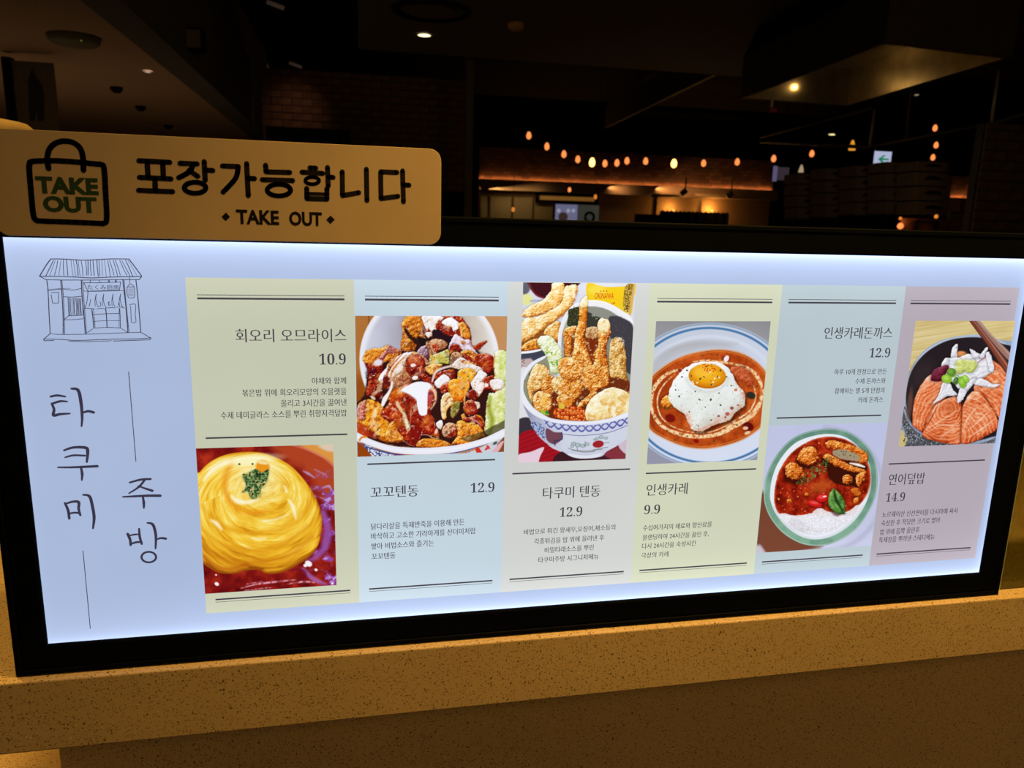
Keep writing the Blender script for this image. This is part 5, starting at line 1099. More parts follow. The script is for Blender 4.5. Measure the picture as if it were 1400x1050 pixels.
# upright lid bowl with nori
rim = [(497, 840), (493, 690), (505, 560), (545, 440), (610, 330), (710, 265), (850, 238), (1000, 262), (1150, 345), (1300, 500), (1330, 1300), (560, 1300)]
P.fill(rim, (236, 236, 242), 6); P.mix(P.line([(493, 830), (493, 690), (505, 560), (545, 440), (610, 330), (710, 265), (850, 240), (1000, 262), (1150, 345), (1290, 480)], 8, 6), (250, 250, 255))
P.fill([(545, 900), (528, 700), (545, 560), (590, 440), (660, 350), (760, 310), (880, 304), (1010, 335), (1140, 415), (1300, 570), (1300, 1300), (560, 1300)], (140, 142, 132), 12, 3, 40)
P.fill([(540, 700), (545, 560), (600, 430), (600, 620), (580, 830), (530, 860)], (176, 176, 160), 14)
P.fill([(600, 345), (640, 325), (720, 320), (715, 520), (590, 505), (600, 420)], (52, 54, 34), 6, 6, 16); P.specks([(600, 330), (720, 320), (715, 520), (590, 505)], [(88, 92, 56)], 18, .4, 5, .4)
P.fill([(800, 370), (880, 400), (960, 440), (930, 530), (800, 530)], (58, 58, 50), 8, 6, 20); P.specks([(850, 385), (920, 410), (900, 440), (860, 420)], [(190, 195, 180)], 12, .5, 6, .4)
P.fill([(1030, 430), (1100, 405), (1180, 425), (1300, 550), (1290, 1000), (1200, 960), (1120, 660), (1050, 640)], (66, 62, 70), 14, 5, 30); P.specks([(1050, 430), (1280, 540), (1270, 900), (1200, 800)], [(120, 118, 126)], 22, .25, 7, .2)
P.fill([(700, 560), (940, 560), (930, 700), (880, 800), (980, 1000), (1240, 1100), (1240, 1500), (240, 1480), (380, 1100), (560, 1060), (560, 700)], (146, 62, 20), 20, 12, 40)
P.fill([(800, 640), (930, 640), (900, 720), (850, 820), (800, 760)], (122, 40, 14), 16)
SH = [(0, (120, 44, 8)), (.3, (192, 92, 20)), (.52, (230, 140, 44)), (.72, (248, 192, 98)), (.95, (255, 242, 196))]
L([(545, 600), (580, 530), (690, 510), (680, 580), (640, 640), (640, 760), (610, 870), (570, 850), (560, 720)], SH, 40, .6, 24, seed=10, amb=.48, crumb=20)
L([(780, 550), (860, 518), (930, 545), (925, 630), (850, 650), (790, 630)], [(0, (130, 66, 30)), (.5, (196, 146, 90)), (1, (246, 222, 180))], 30, .7, 20, seed=11, amb=.5, crumb=16)
L([(1040, 740), (1060, 660), (1120, 630), (1180, 660), (1215, 850), (1215, 1000), (1250, 1180), (1120, 1140), (1050, 1060), (1035, 900)], [(0, (140, 80, 20)), (.3, (196, 136, 56)), (.55, (226, 178, 92)), (.8, (244, 214, 150)), (1, (255, 245, 215))], 70, .5, 26, seed=12, amb=.50, crumb=22)
P.specks([(1100, 640), (1160, 620), (1200, 680), (1190, 720)], [(206, 210, 226), (120, 110, 110)], 14, .7, 8, .4)
L([(920, 560), (1040, 530), (1045, 610), (1010, 700), (1005, 800), (1030, 940), (1020, 1060), (940, 1150), (850, 1180), (850, 1000), (880, 860), (860, 820), (920, 720)], SH, 60, .5, 26, seed=13, amb=.50, crumb=22)
L([(915, 470), (955, 425), (1000, 440), (1035, 460), (1045, 540), (1000, 590), (920, 550)], [(0, (190, 110, 40)), (.4, (236, 200, 120)), (.7, (250, 234, 190)), (1, (255, 250, 230))], 30, .5, 22, seed=14, amb=.6)
L([(722, 300), (800, 290), (800, 420), (790, 560), (775, 640), (800, 760), (850, 900), (850, 1010), (760, 1100), (600, 1100), (590, 940), (630, 860), (660, 740), (680, 560), (700, 500), (715, 400)], SH, 60, .5, 26, seed=15, amb=.52, crumb=22)
P.mix(P.line([(762, 330), (755, 440), (735, 560), (740, 640)], [50, 46, 40, 20], 30) * .75, (232, 142, 34)); P.mix(P.line([(790, 430), (780, 520)], [12, 18], 12) * .7, (190, 90, 20))
L([(722, 300), (735, 240), (790, 190), (806, 230), (800, 300), (760, 320)], [(0, (200, 120, 50)), (.4, (240, 205, 130)), (.7, (250, 238, 200)), (1, (255, 252, 240))], 24, .4, 20, seed=16, amb=.62)
L([(268, 690), (290, 635), (340, 612), (410, 620), (465, 680), (520, 770), (530, 870), (500, 1010), (420, 1010), (390, 880), (330, 780)], [(0, (130, 150, 70)), (.3, (196, 208, 140)), (.55, (230, 236, 190)), (.8, (246, 250, 228)), (1, (255, 255, 245))], 50, .6, 26, seed=17, amb=.62, crumb=22)
P.specks([(360, 800), (400, 720), (480, 800), (500, 920), (420, 940)], [(120, 180, 90), (190, 210, 80)], 26, .4, 9, .5)
# inside of the bowl and the heap
P.fill([(110, 1180), (160, 1030), (260, 910), (360, 850), (400, 1000), (300, 1250), (300, 1440), (200, 1350), (130, 1260)], (146, 146, 120), 12); P.specks([(110, 1180), (200, 980), (200, 1300)], [(60, 60, 50)], 30, .4, 10, .3, .4)
P.fill([(300, 1150), (700, 1050), (1240, 1100), (1240, 1440), (800, 1560), (400, 1490), (220, 1360)], (110, 44, 20), 20, 10, 30)
L([(165, 1150), (180, 1060), (240, 930), (300, 915), (370, 950), (405, 1040), (340, 1090), (300, 1180), (230, 1220), (230, 1320), (190, 1290)], GOLD, 50, .7, 26, seed=20, amb=.58, crumb=26)
L([(310, 1180), (340, 1060), (440, 1040), (455, 1180), (400, 1290), (320, 1270)], SH, 40, .7, 22, seed=21, amb=.42, crumb=18)
L([(425, 1080), (520, 1040), (590, 1090), (560, 1150), (470, 1210), (430, 1160)], GOLD, 34, .6, 22, seed=22, amb=.6, crumb=18)
L([(225, 1270), (290, 1200), (360, 1230), (420, 1250), (425, 1370), (370, 1440), (300, 1440), (240, 1380)], SH, 40, .6, 22, seed=23, amb=.60, crumb=18); P.disc(350, 1310, 34, 60, (250, 190, 60), 0, .8, .6)
L([(495, 1180), (540, 1080), (640, 1050), (740, 1090), (760, 1180), (700, 1290), (610, 1340), (500, 1290)], SH, 50, .7, 20, seed=24, amb=.50, crumb=17)
L([(720, 1040), (800, 940), (900, 930), (1010, 960), (1040, 1060), (1020, 1160), (920, 1190), (870, 1300), (760, 1370), (690, 1390), (720, 1330), (830, 1220), (760, 1150)], SH, 40, .8, 20, seed=25, amb=.47, crumb=16)
L([(500, 880), (600, 840), (720, 900), (760, 1000), (700, 1080), (560, 1080), (500, 1000)], SH, 40, .7, 22, seed=26, amb=.60, crumb=18)
L([(480, 1270), (560, 1230), (610, 1290), (560, 1370), (500, 1370)], SH, 30, .7, 18, seed=27, amb=.5, crumb=15)
P.fill([(420, 1330), (470, 1290), (490, 1380), (440, 1450)], (120, 36, 14), 14); P.disc(530, 1366, 36, 36, (226, 190, 60), 0, .4); P.disc(600, 1335, 40, 40, (236, 140, 40), 0, .4)
roe = [(440, 1450), (470, 1390), (560, 1395), (610, 1360), (700, 1370), (790, 1420), (790, 1510), (640, 1515), (500, 1495)]
P.fill(roe, (150, 40, 14), 8); hz = np.clip(P.sd([(150, 1000), (560, 560), (720, 300), (1050, 440), (1240, 700), (1240, 1180), (760, 1380), (420, 1400), (200, 1320)]) / 30, 0, 1); hn = P.noise(24, 60, octv=4, gain=.65)
hz = hz * ((P.img[..., 0] - P.img[..., 2]) > 75)
P.mix(hz * np.clip((hn - .62) * 10, 0, 1) * .7, (255, 236, 180)); P.mix(hz * np.clip((.36 - hn) * 10, 0, 1) * .55, (132, 52, 12))
z_ = np.clip(P.sd(roe) / 6 + .5, 0, 1); d_, v_, DX, DY = P.cells(34, 5)
P.mix(z_ * np.clip((.62 - d_) / .12, 0, 1), P.ramp(v_ * .5 + .5 * (1 - d_), [(0, (176, 54, 14)), (.5, (222, 96, 26)), (1, (244, 156, 50))])); P.mix(z_ * np.clip((.18 - np.hypot(DX + .15, DY + .2)) / .1, 0, 1), (255, 226, 190))
L([(785, 1500), (785, 1400), (850, 1280), (960, 1200), (1060, 1165), (1180, 1190), (1260, 1260), (1260, 1450), (1010, 1520), (850, 1530)], [(0, (190, 130, 60)), (.3, (226, 186, 104)), (.55, (246, 224, 160)), (.8, (252, 242, 206)), (1, (255, 252, 236))], 90, .5, 40, seed=28, amb=.60, crumb=0)
ez = np.clip(P.sd([(795, 1490), (850, 1300), (1000, 1190), (1250, 1200), (1250, 1440), (1000, 1500)]) / 20, 0, 1); P.mix(ez * np.clip((P.noise(70, 61, octv=4, gain=.6) - .55) * 8, 0, 1) * .75, (228, 172, 80)); P.mix(ez * np.clip((P.noise(60, 62, octv=4) - .62) * 9, 0, 1) * .8, (255, 250, 232))
P.fill([(300, 1390), (350, 1420), (395, 1450), (380, 1462), (310, 1440)], (170, 190, 60), 6); P.disc(372, 1430, 16, 22, (50, 140, 50), -20, .4)
# bowl outside
P.fill([(60, 1700), (250, 1620), (400, 1790), (540, 1860), (700, 1950), (700, 2050), (60, 2050)], (166, 22, 34), 8); P.mix(np.clip(np.sin((P.Y + P.X * .35) / 7.5), 0, 1) * .35 * np.clip(P.sd([(60, 1700), (250, 1620), (400, 1790), (540, 1860), (600, 2050), (60, 2050)]) / 8, 0, 1), (110, 10, 20))
P.fill([(60, 1890), (200, 1850), (340, 1800), (300, 1900), (240, 2050), (60, 2050)], (232, 206, 222), 8); P.fill([(520, 1850), (1250, 1750), (1250, 2050), (520, 2050)], (62, 28, 36), 10)
P.fill([(1000, 1850), (1140, 1740), (1250, 1900), (1250, 2000), (1000, 1900)], (132, 50, 62), 14, 8, 40); P.fill([(1130, 1780), (1260, 1660), (1260, 1890)], (206, 190, 204), 10)
body = [(120, 1345), (210, 1440), (415, 1520), (778, 1560), (1037, 1530), (1270, 1460), (1270, 1650), (1141, 1770), (1010, 1845), (960, 1895), (860, 1915), (720, 1920), (610, 1890), (545, 1850), (384, 1770), (270, 1665), (207, 1540)]
d = P.fill(body, (210, 214, 228), 5); v = np.clip(1 - (P.X - 130) / 420, 0, 1) * .55 + np.clip((P.Y - 1790) / 160, 0, 1) * .2 + .1 * P.noise(80, 5)
P.mix(np.clip(d / 5 + .5, 0, 1), P.ramp(v, [(0, (214, 219, 234)), (.4, (176, 180, 204)), (.8, (120, 116, 150))])); P.fill([(600, 1868), (780, 1890), (960, 1862), (900, 1908), (760, 1922), (640, 1905)], (222, 228, 238), 6)
band = np.clip(P.sd([(330, 1500), (500, 1545), (778, 1570), (1037, 1540), (1270, 1470), (1270, 1560), (1037, 1612), (778, 1640), (560, 1632), (400, 1590)]) / 5 + .5, 0, 1)
P.mix(band, (204, 208, 232)); ph = (P.X - 700) / 26.5; yy_ = (P.Y - (1600 - ((P.X - 760) / 700) ** 2 * 190)) / 30
P.mix(band * np.clip((.42 - np.abs(np.sin(ph) - yy_ * .9)) * 5, 0, 1), (92, 96, 166)); P.mix(band * np.clip((.42 - np.abs(np.sin(ph) + yy_ * .9)) * 5, 0, 1), (92, 96, 166))
P.mix(P.line([(500, 1652), (640, 1672), (778, 1676), (1037, 1642), (1260, 1556)], 6, 5), (92, 92, 150)); P.fill([(200, 1560), (260, 1530), (350, 1600), (360, 1700), (290, 1670)], (166, 180, 216), 8); P.specks([(200, 1560), (260, 1530), (350, 1600), (350, 1720), (280, 1670)], [(70, 80, 130)], 18, .6, 12, .5)
P.fill([(365, 1600), (450, 1640), (530, 1648), (532, 1716), (450, 1770), (370, 1720)], (116, 70, 84), 6); P.mix(P.line([(528, 1645), (532, 1716), (455, 1735), (460, 1780)], 12, 6), (52, 56, 100))
P.disc(918, 1768, 60, 38, (160, 36, 44), -8, .12)
for cx, cy, r_ in ((655, 1762, 26), (700, 1778, 30), (750, 1785, 26), (800, 1770, 26), (640, 1790, 22), (905, 1712, 20), (950, 1694, 26), (1000, 1704, 22), (880, 1720, 16)):
    z_ = P.ell(cx, cy, r_, r_ * .8); P.mix(np.clip((1 - z_) * 6, 0, 1) * .6, (150, 172, 172)); P.mix(np.clip(1 - abs(z_ - .9) * 7, 0, 1) * .8, (70, 88, 84))
for a in ([(600, 1812), (700, 1838), (830, 1840), (960, 1822)], [(640, 1832), (760, 1852), (880, 1846)], [(860, 1830), (960, 1810), (1020, 1800)], [(985, 1755), (1035, 1748)], [(780, 1740), (778, 1800)], [(690, 1800), (700, 1840)]): P.mix(P.line(a, 6, 5) * .8, (86, 92, 82))
d = P.fill([(93, 1140), (110, 1030), (200, 905), (350, 828), (356, 850), (230, 930), (140, 1050), (122, 1140), (132, 1230), (207, 1358), (332, 1451), (467, 1503), (778, 1524), (1037, 1493), (1280, 1410), (1280, 1465), (1037, 1534), (778, 1565), (600, 1562), (415, 1534), (238, 1462), (124, 1348), (96, 1240)], (236, 239, 250), 5, amt=1)
P.mix(np.clip(1 - d / 12, 0, 1) * (d > 0) * np.clip((P.Y - 1400) / 80, 0, 1) * .4, (180, 184, 206))
P.build('food_print', PAN[2], 'picture of shrimp tempura standing in a patterned blue and white bowl')
S = Sketch(700, 380, 7.778); a, b = S.mm((880, 208)), S.mm((1084, 160)); mb = MB(); fit_text(mb, 'OKINAWA', a[0], a[1] - 1.5, b[0], b[1], 0.0001, offset=.01); mb.build('packet_lettering', M_REDINK, PAN[2])

# ---------------------------------------------------------------- 4: curry with a fried egg
P = Print(656.8, 172.3, 799.6, 342.2, (860, 370, 3.75), 4)
P.img = P.ramp(P.Y / 1000 + .1 * P.noise(200, 1), [(.2, (128, 128, 132)), (.4, (150, 150, 156)), (1, (150, 150, 170))])
def ring(r0, r1, col, soft=60): e = P.ell(412, 640, 440, 372); P.mix(np.clip((r1 - e) * soft + .5, 0, 1) * np.clip((e - r0) * soft + .5, 0, 1), col)
e = P.ell(412, 640, 440, 372); P.mix(np.clip((1.0 - e) * 50 + .5, 0, 1), P.ramp(P.Y / 1000 + (P.X - 400) / 3000, [(.3, (196, 204, 220)), (.6, (206, 214, 232)), (1, (214, 222, 242))]))
ring(.975, .992, (124, 150, 182)); ring(.915, .945, (70, 116, 166)); ring(.80, .83, (216, 222, 236), 20)
P.mix(np.clip(1 - abs(P.ell(395, 590, 340, 235) - .92) * 9, 0, 1) * np.clip((560 - P.Y) / 160, 0, 1) * np.clip((520 - P.X) / 300 + .4, 0, 1) * .7, (168, 166, 170))
P.fill([(100, 560), (130, 470), (230, 400), (330, 372), (460, 368), (560, 376), (400, 400), (250, 440), (150, 520)], (182, 182, 188), 30, amt=.7)
soup = [(90, 640), (110, 560), (180, 495), (270, 445), (370, 418), (470, 408), (570, 425), (650, 468), (705, 530), (740, 620), (725, 740), (670, 805), (590, 860), (490, 895), (390, 910), (290, 900), (190, 862), (110, 810), (85, 720)]
d = P.sd(soup); m = np.clip(d / 4 + .5, 0, 1); n_ = P.noise(50, 3, octv=5, gain=.6)
P.mix(np.clip(d / 8 + 1.2, 0, 1) * (1 - m), (222, 150, 96)); P.mix(m, P.ramp(n_ + .25 * (P.X - 300) / 1000 - .1, [(.25, (160, 56, 16)), (.5, (190, 78, 24)), (.75, (214, 104, 44))])); P.mix(np.clip(1 - abs(d - 7) / 5, 0, 1) * .7, (230, 140, 50))
nn = P.noise(10, 5, octv=3, gain=.6)
for a, w in (([(268, 508), (215, 520), (160, 560), (122, 620), (115, 700), (145, 770), (200, 815), (290, 845), (390, 850), (470, 835), (530, 800), (590, 770), (640, 730), (675, 670), (682, 600), (655, 540), (610, 500), (540, 480), (470, 470), (400, 460), (330, 468)], [8, 16, 20, 18, 16, 18, 14, 22, 18, 20, 30, 24, 26, 20, 16, 18, 14, 10, 10, 8, 4]),
             ([(235, 530), (175, 590), (146, 660), (160, 740), (215, 795), (300, 825), (400, 830), (480, 805), (560, 760), (620, 720), (650, 650), (640, 590)], [4, 7, 6, 7, 5, 6, 5, 8, 10, 6, 4]), ([(480, 818), (560, 780), (620, 740), (660, 690)], [4, 7, 6, 3])):
    z_ = P.line(a, w, 6); P.mix(z_ * np.clip((nn - .28) * 6, .25, 1), (240, 200, 146)); P.mix(z_ * np.clip((nn - .55) * 9, 0, 1) * .8, (250, 226, 186))
P.lump([(165, 690), (180, 645), (215, 640), (230, 690), (200, 705)], FRIED, 16, .8, 10, seed=1, amb=.6); P.lump([(520, 500), (560, 490), (620, 520), (635, 590), (580, 570), (530, 540)], [(0, (130, 36, 10)), (.5, (190, 80, 40)), (1, (226, 140, 100))], 20, .8, 12, seed=2)
for a in ((212, 757, 26, 20, (120, 18, 14)), (612, 800, 28, 22, (96, 14, 14)), (626, 640, 24, 18, (44, 44, 34)), (345, 874, 14, 10, (140, 16, 12)), (500, 450, 24, 12, (160, 40, 40)), (262, 512, 12, 8, (140, 40, 40))): P.disc(a[0], a[1], a[2], a[3], a[4], 20, .35)
P.disc(500, 452, 18, 12, (246, 236, 230), -60, .3); P.disc(598, 808, 14, 9, (240, 190, 150), 0, .4); P.disc(608, 832, 16, 8, (232, 200, 160), -20, .5)
P.specks(soup, [(70, 60, 20), (130, 20, 10), (50, 70, 30)], 34, .28, 6, .16)
eggp = [(203, 635), (215, 590), (250, 535), (300, 492), (350, 470), (400, 465), (450, 470), (500, 490), (535, 540), (560, 590), (590, 620), (592, 690), (550, 725), (510, 770), (465, 782), (420, 800), (380, 822), (330, 820), (305, 780), (285, 735), (240, 705), (212, 675)]
P.img *= (1 - .45 * np.clip((P.sd([(x + 12, y + 14) for x, y in eggp]) + 8) / 16, 0, 1))[..., None]
d = P.sd(eggp) + 5 * (P.noise(18, 7) - .5) * 2; m = np.clip(d / 3 + .5, 0, 1); t = np.clip(d, 0, 90) / 90; h = 75 * np.sqrt(1 - (1 - t) ** 2) + 10 * P.noise(30, 8); gx = np.gradient(h, axis=1) / P.sx; gy = np.gradient(h, axis=0) / P.sy
v = .62 + .30 * (gx * .5 + gy * .55) / np.sqrt(1 + gx ** 2 + gy ** 2) + .12 * (P.noise(40, 9) - .5) + .10 * np.clip((700 - P.Y) / 200, -1, 1)
P.mix(m, P.ramp(v, [(0, (170, 150, 132)), (.35, (204, 198, 186)), (.6, (228, 232, 228)), (.85, (246, 250, 250)), (1, (255, 255, 255))]))
lo = m * np.clip((P.Y - 690) / 60, 0, 1) * np.clip(1 - d / 40, 0, 1); P.mix(lo * np.clip((P.noise(12, 10) - .35) * 4, 0, 1) * .8, (226, 150, 120)); P.mix(m * np.clip((P.X - 530) / 40, 0, 1) * np.clip(1 - d / 30, 0, 1) * np.clip((P.noise(10, 11) - .4) * 5, 0, 1) * .7, (206, 120, 90))
for x_, y_, r_, c_ in ((548, 612, 9, (196, 110, 70)), (528, 705, 10, (150, 60, 44)), (505, 735, 12, (190, 70, 60)), (460, 746, 7, (120, 70, 70)), (495, 752, 6, (150, 70, 60)), (560, 690, 6, (170, 90, 70))): P.disc(x_, y_, r_, r_ * .8, c_, 0, .4, .85)
P.img *= (1 - .07 * np.clip(1 - abs(P.ell(402, 548, 105, 74) - 1) * 6, 0, 1) * (P.Y > 545))[..., None]
e = P.ell(402, 541, 96, 64, 3); P.mix(np.clip((1 - e) * 24 + .5, 0, 1), P.ramp(e + .25 * (P.Y - 541) / 64, [(0, (248, 186, 40)), (.6, (240, 168, 26)), (1, (214, 130, 14)), (1.2, (190, 100, 10))])); P.disc(380, 520, 50, 24, (252, 200, 70), 0, .8, .6); P.mix(P.line([(330, 500), (370, 482), (420, 480), (470, 492)], [4, 8, 4], 10) * .5, (254, 225, 150))
P.specks([(380, 480), (440, 482), (460, 500), (410, 530), (385, 515)], [(206, 60, 14)], 11, .75, 12, .45)
for x_, y_ in ((432, 572), (462, 548), (440, 553), (428, 586), (330, 580), (326, 570), (350, 575), (415, 520)): P.disc(x_, y_, 5, 4, (255, 240, 200), 0, .4)
hs = random.Random(9)
for x_, y_ in ((272, 545), (240, 612), (258, 645), (362, 662), (462, 628), (366, 555), (400, 492), (385, 545), (425, 585), (455, 545), (310, 724), (422, 766), (355, 796), (392, 700), (298, 512), (500, 545), (525, 590), (470, 690), (420, 662), (340, 620), (490, 840), (205, 705), (380, 436), (300, 850), (435, 876), (215, 835), (320, 540), (470, 512), (480, 455), (235, 870), (152, 748), (124, 802)):
    P.disc(x_, y_, hs.uniform(4, 8), hs.uniform(2.5, 5), (52, 74, 34) if hs.random() < .7 else (90, 80, 40), hs.uniform(0, 180), .4)
P.specks(eggp, [(70, 84, 50), (120, 110, 80)], 26, .35, 13, .13)
P.build('food_print', PAN[3], 'picture of a fried egg on orange curry in a blue-rimmed white plate')

# ---------------------------------------------------------------- 5: cutlet curry on a green-rimmed plate
P = Print(810.6, 49.6, 974.3, 215.2, (1020, 560, 4.565), 5)
P.img = P.ramp(P.noise(260, 1) * .3 + (P.Y - 100) / 1300 + (900 - P.X) / 4000, [(.1, (186, 192, 226)), (.6, (196, 200, 228)), (1, (206, 208, 232))])
P.fill([(60, 560), (120, 520), (200, 700), (320, 800), (470, 840), (420, 875), (250, 905), (120, 900), (85, 850), (60, 900), (40, 700)], (116, 62, 40), 34, amt=.95); P.fill([(40, 860), (85, 850), (120, 900), (60, 930)], (196, 190, 205), 20)
P.mix(np.clip(1 - abs(P.ell(485, 500, 372, 384) - 1) * 14, 0, 1) * (P.X > 480) * .35, (150, 150, 180))
out = [(112, 530), (125, 420), (180, 300), (270, 195), (380, 140), (520, 118), (640, 140), (740, 210), (800, 300), (822, 420), (812, 530), (765, 640), (690, 745), (580, 820), (460, 852), (340, 835), (230, 770), (155, 680), (120, 600)]
d = P.sd(out); P.mix(np.clip(d / 4 + .5, 0, 1), P.ramp(P.noise(60, 2) + (P.Y - 480) / 1800, [(.2, (98, 140, 122)), (.8, (130, 172, 148))])); P.mix(np.clip(1 - abs(d - 5) / 5, 0, 1) * .7, (190, 205, 200)); P.mix(np.clip(1 - abs(d - 42) / 3, 0, 1) * .6, (190, 210, 205))
inn = [(150, 530), (166, 420), (215, 310), (300, 215), (400, 170), (515, 152), (620, 172), (705, 235), (762, 320), (782, 420), (772, 520), (728, 625), (655, 715), (555, 782), (450, 810), (350, 795), (258, 735), (190, 655), (160, 590)]
d = P.sd(inn); P.mix(np.clip(d / 4 + .5, 0, 1), (232, 236, 244)); P.mix(np.clip(d / 4, 0, 1) * np.clip((P.X - 640) / 90, 0, 1) * np.clip((560 - P.Y) / 100, 0, 1), (196, 130, 100)); P.mix(np.clip(1 - abs(d - 8) / 8, 0, 1) * (P.Y > 600) * .5, (190, 196, 212))
sp = [(176, 545), (186, 460), (215, 370), (280, 275), (370, 210), (450, 178), (540, 170), (640, 195), (715, 260), (765, 350), (778, 440), (750, 540), (700, 600), (620, 640), (520, 640), (420, 655), (300, 668), (220, 660), (185, 610)]
d = P.sd(sp) + 4 * (P.noise(16, 3) - .5); m = np.clip(d / 4 + .5, 0, 1); n_ = P.noise(34, 4, octv=5, gain=.62); P.mix(m, P.ramp(n_, [(.25, (96, 14, 6)), (.5, (150, 30, 12)), (.75, (190, 58, 22))])); P.mix(np.clip(1 - abs(d - 4) / 5, 0, 1) * .6, (226, 120, 60))
P.specks(sp, [(226, 110, 60), (190, 40, 20), (240, 150, 100)], 28, .3, 5, .2)
P.disc(470, 480, 70, 36, (186, 84, 30), -20, .8, .7); P.disc(540, 520, 40, 20, (180, 60, 30), 0, .8, .5)
rice = [(205, 655), (250, 650), (300, 662), (400, 650), (430, 630), (460, 612), (520, 640), (600, 640), (640, 640), (690, 598), (705, 610), (660, 680), (600, 725), (530, 762), (440, 782), (360, 774), (290, 735), (235, 690)]
d = P.sd(rice) + 6 * (P.noise(12, 6) - .5); m = np.clip(d / 4 + .5, 0, 1); d_, v_, DX, DY = P.cells(11, 7, Y=P.Y * 1.5)
P.mix(m, P.ramp(.45 + .4 * (1 - d_) + .3 * (v_ - .5) - .1 * (P.Y > 740), [(0, (170, 160, 165)), (.4, (208, 204, 212)), (.7, (234, 234, 242)), (1, (252, 252, 255))])); P.mix(m * np.clip((670 - P.Y) / 30, 0, 1) * .3, (230, 190, 180))
P.disc(325, 720, 60, 34, (190, 180, 190), 20, .9, .3)
KA = [(0, (90, 24, 4)), (.3, (160, 62, 12)), (.55, (214, 108, 30)), (.8, (238, 150, 62)), (1, (252, 206, 130))]
L = P.lump
for pts, am, sd_ in (([(325, 300), (345, 250), (390, 232), (440, 245), (452, 300), (425, 340), (380, 348), (335, 330)], .58, 1), ([(245, 370), (260, 340), (310, 335), (365, 385), (360, 420), (310, 438), (262, 425)], .60, 2)):
    P.fill([(x - 14, y + 26) for x, y in pts], (52, 12, 8), 20, amt=.8); L(pts, KA, 34, .7, 14, seed=sd_, amb=am, crumb=13, warp=8)
P.fill([(470, 300), (560, 310), (745, 345), (745, 400), (720, 480), (640, 480), (540, 450), (500, 370)], (62, 18, 10), 10, 6, 20)
L([(495, 215), (520, 193), (600, 205), (700, 238), (757, 270), (762, 318), (720, 335), (640, 290), (560, 250), (510, 240)], KA, 26, .7, 13, seed=3, amb=.55, crumb=12, warp=7)
P.fill([(540, 262), (600, 248), (660, 266), (705, 290), (700, 325), (640, 315), (570, 300)], (162, 146, 118), 8, 6, 14); P.specks([(560, 262), (650, 262), (690, 300), (600, 295)], [(70, 66, 40)], 14, .5, 8, .35)
L([(480, 300), (510, 278), (560, 300), (640, 340), (700, 365), (745, 375), (742, 400), (690, 395), (600, 370), (520, 330)], KA, 18, .7, 12, seed=4, amb=.60, crumb=11, warp=6); P.mix(P.line([(650, 335), (700, 345), (740, 358)], [8, 18, 10], 8), (246, 238, 226))
L([(600, 430), (620, 408), (660, 415), (665, 450), (630, 465), (605, 455)], KA, 20, .8, 12, seed=5, amb=.56, crumb=10); L([(690, 410), (745, 385), (748, 410), (715, 480), (690, 470)], KA, 18, .8, 12, seed=6, amb=.56, crumb=10); L([(670, 560), (700, 545), (705, 575), (680, 588)], KA, 12, .8, 10, seed=7, amb=.6)
L([(655, 500), (700, 490), (720, 530), (690, 545)], KA, 14, .8, 10, seed=8, amb=.42)
for x_, y_, r_ in ((270, 570, 15), (380, 530, 14), (450, 300, 10), (205, 560, 8), (735, 440, 8)): L([(x_ + r_ * math.cos(t), y_ + r_ * .8 * math.sin(t)) for t in np.linspace(0, 5.2, 6)], KA, 8, .6, 8, seed=int(x_), amb=.6)
P.specks([(310, 465), (370, 400), (400, 360), (460, 345), (510, 300), (500, 390), (440, 420), (370, 470)], [(70, 100, 44), (112, 130, 70), (40, 66, 30)], 13, .72, 9, .48); P.specks([(440, 340), (500, 300), (560, 300), (500, 360)], [(70, 90, 40)], 12, .4, 10, .4)
for cx, cy, rx, ry, an in ((430, 588, 46, 20, 12), (478, 552, 38, 25, -8)):
    P.disc(cx + 3, cy + 8, rx, ry, (80, 10, 8), an, .3, .7); P.disc(cx, cy, rx, ry, (206, 26, 28), an, .12); P.disc(cx - 4, cy - 6, rx * .6, ry * .45, (240, 92, 84), an, .8, .8)
P.disc(492, 543, 12, 5, (252, 225, 225), -10, .5)
P.fill([(500, 600), (540, 580), (600, 640), (560, 665)], (60, 16, 10), 14, amt=.6)
bas = [(515, 565), (520, 530), (540, 500), (552, 494), (580, 520), (605, 550), (618, 590), (620, 640), (612, 655), (575, 650), (540, 628), (520, 600)]
L(bas, [(0, (30, 62, 24)), (.35, (56, 104, 40)), (.6, (88, 142, 62)), (.85, (136, 180, 92)), (1, (190, 216, 140))], 26, .5, 22, seed=20, amb=.52, warp=2); P.mix(P.line([(550, 500), (562, 560), (585, 600), (608, 645)], [6, 22, 14, 3], 8) * .85, (28, 48, 24)); P.mix(P.line([(526, 560), (540, 610)], [4, 6], 6) * .6, (150, 190, 110))
P.build('food_print', PAN[4], 'picture of cutlet curry with rice and a basil leaf on a green-rimmed plate')

# ---------------------------------------------------------------- 6: salmon bowl
P = Print(994.8, 182.6, 1138.8, 343.2, (1190, 370, 4.2), 6)
P.img = P.ramp(P.noise(1, 1, X=P.X / 300, Y=P.Y / 9 + P.X / 60) * .6 + .3 * P.noise(200, 2), [(.2, (196, 172, 110)), (.5, (216, 196, 138)), (.8, (226, 212, 168))]); P.disc(200, 1000, 90, 120, (196, 176, 120), 0, .8, .6); P.disc(250, 985, 30, 22, (200, 160, 60), 30, .8, .8)
outp = [(178, 900), (180, 800), (196, 700), (222, 590), (290, 480), (390, 408), (500, 378), (620, 368), (740, 398), (860, 470), (860, 1020), (690, 1030), (270, 1030), (225, 975)]
P.fill(outp, (150, 166, 192), 5); P.mix(P.line([(186, 800), (205, 700), (232, 590), (300, 484), (400, 414), (510, 384), (620, 374), (740, 404), (850, 470)], 8, 8) * .8, (196, 208, 228))
